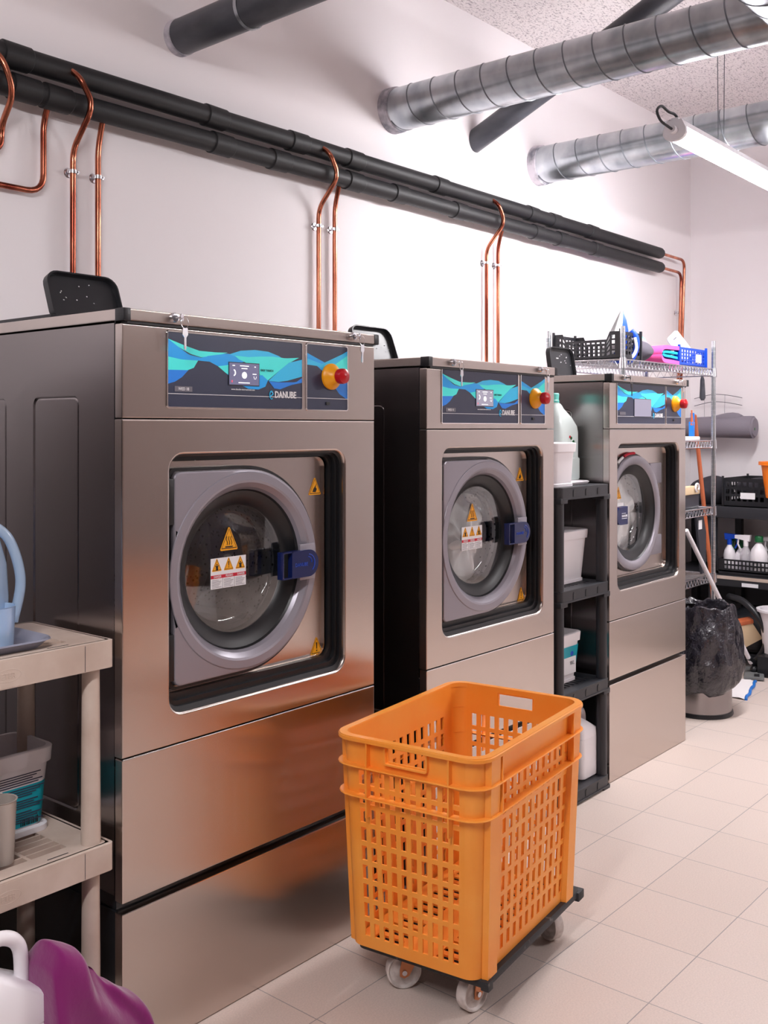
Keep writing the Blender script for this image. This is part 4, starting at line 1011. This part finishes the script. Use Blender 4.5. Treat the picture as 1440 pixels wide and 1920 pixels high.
mesh_crate('blue_crate', 3.83, .375, 4.19, .70, 1.766, .10, M['cblue'], 'blue mesh crate with a white label at the right end of the top wire shelf', (9, 9), 4, .2, front_label)
# iron standing on its heel
t = thing('steam_iron', 'blue and white steam iron standing on its heel in the black crate', 'iron', (3.20, .50, 1.782), 0)
t.rotation_euler = (-.40, 0, math.radians(-140))
ST = [(0, .050, .085), (.05, .058, .095), (.11, .053, .088), (.17, .038, .066), (.215, .022, .038), (.25, .002, .008)]
def iron_part(y0f, y1f, kx0, kx1): return [[(-w*kx0, y0f(h), z), (-w*kx1, y1f(h), z), (w*kx1, y1f(h), z), (w*kx0, y0f(h), z)] for z, w, h in ST]
b = MB(); b.loft(iron_part(lambda h: -.004, lambda h: .001, 1, 1), M['greybox'], True, True); b.build('soleplate', t)
b = MB(); b.loft(iron_part(lambda h: .001, lambda h: h*.42, 1, .9), M['white'], True, True); b.build('skirt', t)
b = MB(); b.loft(iron_part(lambda h: h*.42, lambda h: h, .86, .45), M['cblue'], True, True); b.build('body', t)
b = MB(); b.tube(bez([(0, .085, .02), (0, .13, .03), (0, .14, .09), (0, .12, .15), (0, .08, .175)]), .016, M['cblue'], 12); b.tube(bez([(0.012, .085, .04), (.016, .13, .05), (.016, .138, .1), (.012, .11, .15)]), .008, M['white'], 8); b.build('handle', t)
# grey bag, towels, plastic bag, card
blob('fabric_bag', (3.50, .50, 1.766+.055), (.20, .24, .115), M['bag_grey'], 'dark grey fabric bag between the black and blue crates on the wire shelf', 'bag', 4, .06)
def folded(name, x0, x1, y0, y1, z, layers, mats, label, r=.012):
    t = thing(name, label, 'towel', ((x0+x1)/2, (y0+y1)/2, z)); w, d = (x1-x0)/2, (y1-y0)/2; b = MB(); hh = r*2
    for i in range(layers):
        z0 = i*hh; b.box(-w, -d, z0+.001, w-(i % 2)*.01, d, z0+hh-.001, M[mats], .007)
        if i: b.T = Matrix.Identity(4); 
    b.build('towel', t); return t
tp = thing('folded_towel', 'folded pink towel on the wire shelf beside the blue crate', 'towel', (3.70, .47, 1.768))
b = MB(); path = bez([(.12, 0, .008), (.02, 0, .012), (-.07, 0, .016), (-.098, 0, .045), (-.07, 0, .080), (.02, 0, .086), (.12, 0, .088)], 6)
b.loft([[(q[0]+nx*.010, y, q[2]+nz*.010) for (nx, nz) in ((0, 1), (0, -1)) for y in ((-.1, .1) if nz > 0 else (.1, -.1))] for q in path], M['pink'], True, True); b.build('towel_fold', tp, angle=60)
b = MB(); path = bez([(.11, 0, .036), (.02, 0, .04), (-.05, 0, .042), (-.072, 0, .05), (-.05, 0, .06), (.03, 0, .062), (.11, 0, .06)], 6)
b.loft([[(q[0], y, q[2]+nz*.006) for nz, ys_ in ((1, (-.095, .1)), (-1, (.1, -.095))) for y in ys_] for q in path], M['cyan'], True, True)
tag(b.build('folded_towel', loc=(3.70, .47, 1.768), angle=60), 'folded cyan towel tucked inside the pink towel', 'towel')
blob('plastic_bag', (3.60, .55, 1.89), (.24, .16, .09), M['clear_white'], 'clear plastic bag lying on the grey fabric bag', 'bag', 9, .15)
blob('sponge_cloth', (3.60, .50, 1.888), (.10, .05, .05), M['mint'], 'mint coloured cloth showing through the clear plastic bag', 'cloth', 11, .2)
b = MB(); b.prism(rrect(-.045, -.085, .045, .085, .02), 0, .006, M['white']); b.prism([(-.012, .05), (.012, .05), (.012, .056), (-.012, .056)], -.001, .0, M['greyp'])
tag(b.build('plastic_scoop', loc=(4.13, .50, 1.895), rot=(-.1, -.70, -.5)), 'white flat plastic card leaning out of the blue crate', 'card')
# level two
blob('dark_cloth', (3.55, .55, 1.366), (.35, .25, .02), M['dark_cloth'], 'dark cloth lying on the second wire shelf', 'cloth', 21, .05)
tag(MB().box(0, 0, 0, .32, .2, .022, M['linen'], .006).build('folded_cloth', loc=(3.85, .40, 1.3605)), 'folded white cloth on the second wire shelf near its front right post', 'cloth')
t = thing('hand_brush', 'blue handled brush with a wooden grip standing on the second wire shelf', 'brush', (4.17, .45, 1.3605))
b = MB(); b.box(-.016, -.012, .02, .016, .012, .105, M['bblue'], .004); b.box(.002, -.01, .105, .018, .01, .155, M['bblue'], .003); b.build('brush_body', t)
b = MB(); b.tube([(-.008, -.004, .085), (-.008, -.004, .14), (-.01, -.004, .17)], .007, M['wood'], 10, radii=[.01, .005, .004]); b.build('grip', t)
b = MB(); b.box(-.014, -.01, 0, .014, .01, .02, M['bristle']); b.build('bristles', t)
tag(MB().tube([(4.185, .395, 1.722), (4.187, .395, 1.70), (4.189, .395, 1.60), (4.189, .395, 1.585)], .016, M['darkgrey'], 14, radii=[.006, .012, .017, .008]).build('hanging_brush_handle'), 'dark grey handle hanging under the top wire shelf at its right end', 'handle')
# level three: crate with dark laundry and spray trigger
mesh_crate('black_crate', 3.50, .40, 3.80, .74, .986, .13, M['black'], 'black mesh crate of dark cloths on the third wire shelf', (8, 9), 3)
blob('dark_cloth', (3.65, .57, 1.07), (.27, .3, .13), M['dark_cloth'], 'dark cloth heaped in the black crate on the third wire shelf', 'cloth', 5, .15)
t = thing('cardboard_tray', 'low dark box of grey cloths on the third wire shelf beside the right post', 'box', (3.98, .5, .986))
b = MB(); b.box(-.15, -.11, 0, .15, .11, .075, M['darkgrey'], .004); b.build('box_body', t)
tag(MB().box(-.14, -.03, 0, .12, .03, .045, M['bristle'], .008).build('wooden_block', loc=(4.0, .41, 1.062)), 'pale block with a white hook lying on the low dark box', 'block')
t = tag(MB().tube([(.0+.022*math.cos(a), 0, .022*math.sin(a)) for a in [-.6+.3*i for i in range(18)]], .006, M['white'], 8).build('hook', loc=(4.06, .372, 1.10)), 'white round hook on the pale block', 'hook')
blob('grey_cloth', (3.97, .54, 1.10), (.28, .14, .09), M['towel_grey'], 'crumpled grey cloth on the low dark box on the third wire shelf', 'cloth', 8, .2)
# level four
t = thing('storage_box', 'grey storage box on the lowest wire shelf', 'box', (3.88, .56, .6095))
b = MB(); Q = lambda g, z: Lz(rrect(-.17+g, -.11+g, .17-g, .11-g, .02), z)
b.loft([Q(.012, 0), Q(.002, .15), Q(-.006, .152), Q(-.006, .165), Q(.004, .165), Q(.014, .01)], M['greybox'], True, True); b.build('box_body', t)
blob('blue_cloth', (3.90, .56, .80), (.14, .12, .10), M['cblue'], 'blue cloth sticking out of the grey storage box', 'cloth', 31, .15)
tag(MB().box(0, 0, 0, .016, .22, .26, M['bblue'], .004).build('blue_board', loc=(3.66, .42, .61)), 'bright blue board on edge beside the grey storage box', 'board')
t = thing('dustpan', 'dark grey dustpan with a white label hanging from the third wire shelf', 'dustpan', (4.07, .36, .75), 0)
b = MB(); b.prism([(-.05, .19), (.045, .20), (.085, .1), (.08, -.12), (.03, -.13)], 0, .012, M['darkgrey']); b.build('pan', t)
b = MB(); b.box(-.02, -.0015, .12, .025, 0, .17, M['whitep']); b.build('label', t)
b = MB(); b.tube([(0.0, .006, .19), (-.006, .01, .235)], .008, M['darkgrey'], 8); b.build('handle', t)

# ------------------------------------------------------------------ bin with liner
bxx, byy = 3.60, .16
t = thing('pedal_bin', 'round brushed steel waste bin at the end of the machines', 'bin', (bxx, byy, 0))
b = MB(); b.lathe([(.0005, .02), (.15, .02), (.15, .52), (.142, .52), (.142, .03)], M['steel_side'], 56); b.build('bin_body', t)
b = MB(); b.lathe([(.0005, 0), (.155, 0), (.158, .006), (.155, .02), (.15, .022)], M['black'], 56); b.build('base_ring', t)
b = MB(); n = 96; loops = []
prof = [(.125, .35), (.137, .50), (.149, .548), (.162, .55), (.166, .52), (.172, .49), (.178, .46), (.184, .425), (.19, .39), (.195, .345), (.20, .30), (.203, .265), (.204, .23), (.198, .195), (.188, .16), (.172, .135), (.160, .128)]
for i, (r_, z) in enumerate(prof):
    l = []
    for k in range(n):
        a = 2*PI*k/n; q = 1+.018*math.sin(7*a+i*.9)+.012*math.sin(17*a-i*1.3)*(i > 1)
        if i > 3:
            q += .26*max(0, math.cos(a+.35))**6*min(1, (i-3)/9)*(1 if i < 13 else .6)
        if i < 3: q = min(q, 1.02)
        nz = mnoise.turbulence(Vector((3.2*math.cos(a), 3.2*math.sin(a), z*9)), 3, True)-.45
        if i > 1: q += .13*nz
        l.append((r_*q*math.cos(a), r_*q*math.sin(a), z+.010*math.sin(5*a+i)+.004*math.sin(13*a)+.03*nz*(i > 2) - (.0 if i < 14 else .02*math.cos(a-2.5))))
    loops.append(l)
b.loft(loops, M['bag']); tag(b.build('bin_liner', loc=(bxx, byy, 0), angle=50, subd=1), 'crumpled black bin bag draped over the steel waste bin', 'bin liner')

# ------------------------------------------------------------------ mop, broom, cloth
t = thing('flat_mop', 'white handled flat mop with a grey head standing beside the waste bin', 'mop', (0, 0, 0))
b = MB(); b.cyl((4.50, .235, .075), (3.78, .315, .89), .012, M['white'], n=16); b.build('handle', t)
b = MB(); b.T = Matrix.Translation((4.52, .225, .004)) @ Matrix.Rotation(.35, 4, 'Z'); b.box(-.14, -.055, 0, .14, .055, .018, M['greybox'], .006); 
for q in (-.1, .1): b.box(q-.025, -.03, .018, q+.025, .0, .024, M['black'], .003)
b.ball((0, 0, .03), .022, M['black']); b.build('mop_head', t)
b = MB(); b.cyl((4.57, .225, .04), (4.47, .238, .11), .019, M['black'], .015, n=14); b.build('joint', t)
b = MB(); n = 14
vs, fs = [], []
for i in range(n+1):
    for j in range(6): vs.append((3.95+.42*i/n, .06+.035*j+.004*math.sin(i*1.1+j)+.10*i/n, .004+.006*abs(math.sin(i*.9+j*1.7))))
for i in range(n):
    for j in range(5): fs.append((i*6+j, (i+1)*6+j, (i+1)*6+j+1, i*6+j+1))
b.add(vs, fs, M['linen']); b.tube([vs[i*6] for i in range(n+1)], .008, M['bblue'], 8); tag(b.build('floor_cloth', fix=True), 'white floor cloth with a blue edge lying by the waste bin', 'cloth')
t = thing('broom', 'broom with an orange wooden handle leaning behind the wire shelving', 'broom', (4.46, .40, 0))
b = MB(); b.cyl((0, 0, .03), (.04, .172, 1.50), .0125, M['wood'], n=14); b.ball((.04, .172, 1.50), .0125, M['wood']); b.build('handle', t)
b = MB(); b.box(-.13, -.025, 0, .13, .025, .06, M['bristle'], .004); b.build('broom_head', t)
t = thing('brush', 'cream bristled broom head propped beside the vacuum hose', 'brush', (4.62, .315, .165), 0)
b = MB(); b.T = Matrix.Rotation(-.25, 4, 'Y') @ Matrix.Rotation(-.8, 4, 'Z')
b.prism([(-.06, .115), (.05, .115), (.10, .01), (-.02, -.03), (-.07, .0)], -.02, .03, M['bristle']); b.build('bristles', t)
b = MB(); b.T = Matrix.Rotation(-.25, 4, 'Y') @ Matrix.Rotation(-.8, 4, 'Z'); b.box(-.065, -.025, .115, .055, .03, .14, M['wood'], .004); b.build('brush_back', t)

# ------------------------------------------------------------------ black rack on the end wall
rx0, rx1, ry0, ry1 = 4.80, 5.33, -1.0, .93
t = thing('utility_rack', 'black shelving rack along the end wall', 'shelf', (rx0, ry0, 0))
def rk(name, b): return b.build(name, t, loc=(-rx0, -ry0, 0))
for z in (.945, .525, .06):
    b = MB(); b.box(rx0, ry0, z-.07 if z > .1 else z-.04, rx1, ry1, z, M['black_rack'], .006); 
    if z == .525: b.box(rx0-.004, ry0, z-.026, rx0, ry1, z-.006, M['beige'])
    rk('shelf', b)
for y in (ry0+.03, -.1, .60, ry1-.03):
    for x in (rx0+.05, rx1-.04):
        b = MB(); b.box(x-.022, y-.022, 0, x+.022, y+.022, .945, M['black_rack'], .004); rk('leg', b)
b = MB(); b.box(rx1-.01, ry0, .06, rx1, ry1, .46, M['darkgrey']); rk('back_panel', b)
def crate_label(t, w, d, h): b = MB(); b.box(-w-.0015, -.06, h*.28, -w, .03, h*.5, M['whitep']); b.build('label', t)
mesh_crate('black_crate', 4.83, .25, 5.25, .53, .9455, .175, M['black'], 'black mesh crate with a white label on the end wall rack', (8, 7), 3, 0, crate_label)
blob('dark_cloth', (5.04, .39, 1.05), (.36, .24, .15), M['dark_cloth'], 'dark cloth filling the black crate on the end wall rack', 'cloth', 14, .08)
mesh_crate('black_crate', 4.83, -.10, 5.25, .235, .9455, .165, M['black'], 'second black mesh crate on the end wall rack by the orange bucket', (8, 8), 3)
blob('red_cloth', (5.0, .10, 1.04), (.3, .24, .15), M['redp'], 'red cloth in the crate behind the orange bucket', 'cloth', 15, .1)
blob('dark_cloth', (5.05, .68, 1.02), (.45, .22, .20), M['dark_cloth'], 'dark cloth pile on the end wall rack behind the wire shelving', 'cloth', 16, .12)
b = MB(); b.lathe([(.0005, 0), (.078, 0), (.105, .195), (.12, .197), (.12, .217), (.1, .217), (.07, .01)], M['orange2'], 40)
tag(b.build('bucket', loc=(4.85, .19, 1.01)), 'orange bucket cut by the right edge above the end wall rack', 'bucket')
# lower level: basket and bottles
def low_basket(t, w, d, h): pass
mesh_crate('black_basket', 4.82, -.12, 5.15, .56, .545, .075, M['black'], 'low black basket of spray bottles on the end wall rack', (8, 26), 2)
tag(MB().box(4.81, -.14, .5255, 5.17, .55, .543, M['black'], .003).build('black_tray'), 'flat black tray under the basket of spray bottles', 'tray')
tag(MB().box(4.796, .30, .462, 4.7995, .40, .484, M['whitep']).build('shelf_label'), 'small white label on the rack edge under the basket', 'label')
def bottle(x, y, z, r, h, bm_, trig, label, capm=None, s=1.0, flip=0):
    t = thing('spray_bottle' if trig else 'bottle', label, 'bottle', (x, y, z), flip)
    b = MB(); b.lathe([(.0005, 0), (r*.95, 0), (r, .006), (r, h*.55), (r*.85, h*.72), (r*.45, h*.88), (.013, h*.95), (.013, h)], bm_, 28, cap1=True); b.build('body', t)
    if trig:
        b = MB(); b.cyl((0, 0, h-.01), (0, 0, h+.025), .015, trig, n=18)
        b.loft([[(x_*s, y_*s, z_*s+h+.02) for y_, z_ in q for x_ in (xx,)] for xx, q in ((-.012, [(-.025, 0), (.065, .015), (.065, .035), (-.03, .04)]), (.012, [(-.025, 0), (.065, .015), (.065, .035), (-.03, .04)]))], trig, True, True)
        b.tube([(0, .045*s, h+.035), (0, .05*s, h+.0), (0, .035*s, h-.03)], .0055, trig, 8); b.build('trigger', t)
    else:
        b = MB(); b.lathe([(.0005, 0), (r*.48, 0), (r*.48, .03), (r*.42, .036), (.0005, .036)], capm, 20, (0, 0, h-.004)); b.build('cap', t)
    return t
bottle(4.90, .515, .552, .036, .16, M['white'], M['cblue'], 'white spray bottle with a blue trigger in the low black basket', flip=PI)
bottle(4.93, .455, .552, .036, .14, M['white'], M['green'], 'spray bottle with a green trigger in the low black basket', flip=0)
bottle(4.88, .405, .552, .036, .16, M['clear_white'], M['white'], 'clear spray bottle with a white trigger in the low black basket', flip=0)
bottle(4.88, .325, .552, .052, .185, M['white'], None, 'round white bottle with a dark green cap in the low black basket', M['green'])
bottle(4.97, .27, .552, .035, .15, M['clear_white'], M['white'], 'clear spray bottle at the right edge in the low black basket', flip=0)
# vacuum cleaner and bucket below
t = thing('vacuum_cleaner', 'black vacuum cleaner with a looped hose under the end wall rack', 'vacuum cleaner', (4.95, .35, 0))
b = MB(); b.lathe([(.0005, .07), (.15, .07), (.165, .09), (.165, .22), (.15, .28), (.10, .32), (.0005, .33)], M['black'], 40); b.build('body', t)
b = MB(); b.tube(bez([(-.05, .12, .36), (-.22, .10, .405), (-.33, -.03, .40), (-.36, -.13, .32), (-.34, -.17, .2), (-.32, -.11, .08), (-.26, .0, .03), (-.2, .12, .03)]), .02, M['black'], 12); b.build('hose', t)
for a in (0, 2.1, 4.2):
    b = MB(); b.lathe([(.0005, -.012), (.035, -.012), (.035, .012), (.0005, .012)], M['black'], 20, (.13*math.cos(a), .13*math.sin(a), .036), 'y'); b.cyl((.13*math.cos(a), .13*math.sin(a), .036), (.13*math.cos(a), .13*math.sin(a), .08), .01, M['black'], n=8); b.build('wheel', t)
b = MB(); b.lathe([(.0005, 0), (.09, 0), (.115, .24), (.13, .242), (.13, .255), (.108, .255), (.085, .01)], M['white'], 40); tag(b.build('bucket', loc=(4.66, .125, .12)), 'white bucket cut by the right edge below the end wall rack', 'bucket')
tag(MB().box(4.50, -.1, 0, 4.80, .20, .119, M['black'], .006).build('storage_crate'), 'low black box on the floor under the white bucket', 'box')

# ------------------------------------------------------------------ on the end wall
t = thing('ironing_sleeve', 'grey padded roll mounted on the end wall beyond the wire shelving', 'fabric roll', (5.2, .47, 1.435))
b = MB(); b.tube([(0, 0, 0), (0, .004, 0), (0, .03, 0), (0, .25, .002), (0, .49, -.004)], .07, M['towel_grey'], 36, radii=[.066, .072, .073, .07, .066]); b.build('roll', t)
b = MB(); b.lathe([(.0005, -.008), (.058, -.008), (.064, .0), (.064, .002)], M['towel_grey'], 36, (0, 0, 0), 'y'); b.ball((-.01, -.008, -.012), .01, M['green'], (1, .2, 1)); b.build('end_disc', t)
b = MB(); b.loft([[(.0+x_, y, z_) for x_, z_ in ((-.05, .03), (.05, .03), (.05, h_), (-.05, h_))] for y, h_ in ((.06, .085), (.14, .105), (.22, .09), (.36, .05))], M['towel_grey'], True, True); b.build('flap', t, subd=1)
b = MB(); b.cyl((0, .1, 0), (.17, .1, 0), .012, M['chrome'], n=12); b.cyl((0, .35, 0), (.17, .35, 0), .012, M['chrome'], n=12); b.build('wall_bracket', t)
t = thing('wire_hanger_rail', 'thin curved wire rail with hooks on the end wall seen through the wire shelving', 'rail', (5.34, .8, 1.6))
b = MB()
for dz in (0, -.05):
    b.tube(bez([(0, .13, dz+.03), (-.02, .0, dz+.055), (-.02, -.1, dz+.05), (0, -.2, dz+.03)]), .002, M['darkgrey'], 6)
b.build('rail', t)
for y in (.05, -.09):
    b = MB(); b.tube(bez([(-.018, y, .05), (-.018, y, -.12), (-.03, y-.02, -.15), (-.04, y-.035, -.10)]), .0015, M['chrome'], 6); b.build('hook', t)

# ------------------------------------------------------------------ repeats carry a group
GROUPS = {'washing_machine': 'washing machines in a row', 'key': 'keys hanging in the lid locks', 'copper_pipe': 'copper pipes on the wall',
          'insulated_pipe': 'black insulated pipes on the wall', 'ventilation_duct': 'spiral ventilation ducts', 'tube_light': 'LED tube lights',
          'spray_bottle': 'bottles in the low black basket', 'bottle': 'bottles in the low black basket', 'black_crate': 'black mesh crates',
          'laundry': 'linen in the drums', 'exhaust_pipe': 'dark grey exhaust pipes', 'plastic_crate': 'tall orange crates', 'dolly': 'dollies under the orange crates'}
for o in list(COL.objects):
    if o.parent is None and 'label' in o:
        k = o.name.split('.')[0]
        if k in GROUPS: o['group'] = GROUPS[k]
        elif k in ('detergent_tub', 'detergent_jug'):
            w = o.location.x > 1
            o['group'] = ('tubs' if k == 'detergent_tub' else 'jugs')+(' on the black shelving' if w else ' at the beige shelving')
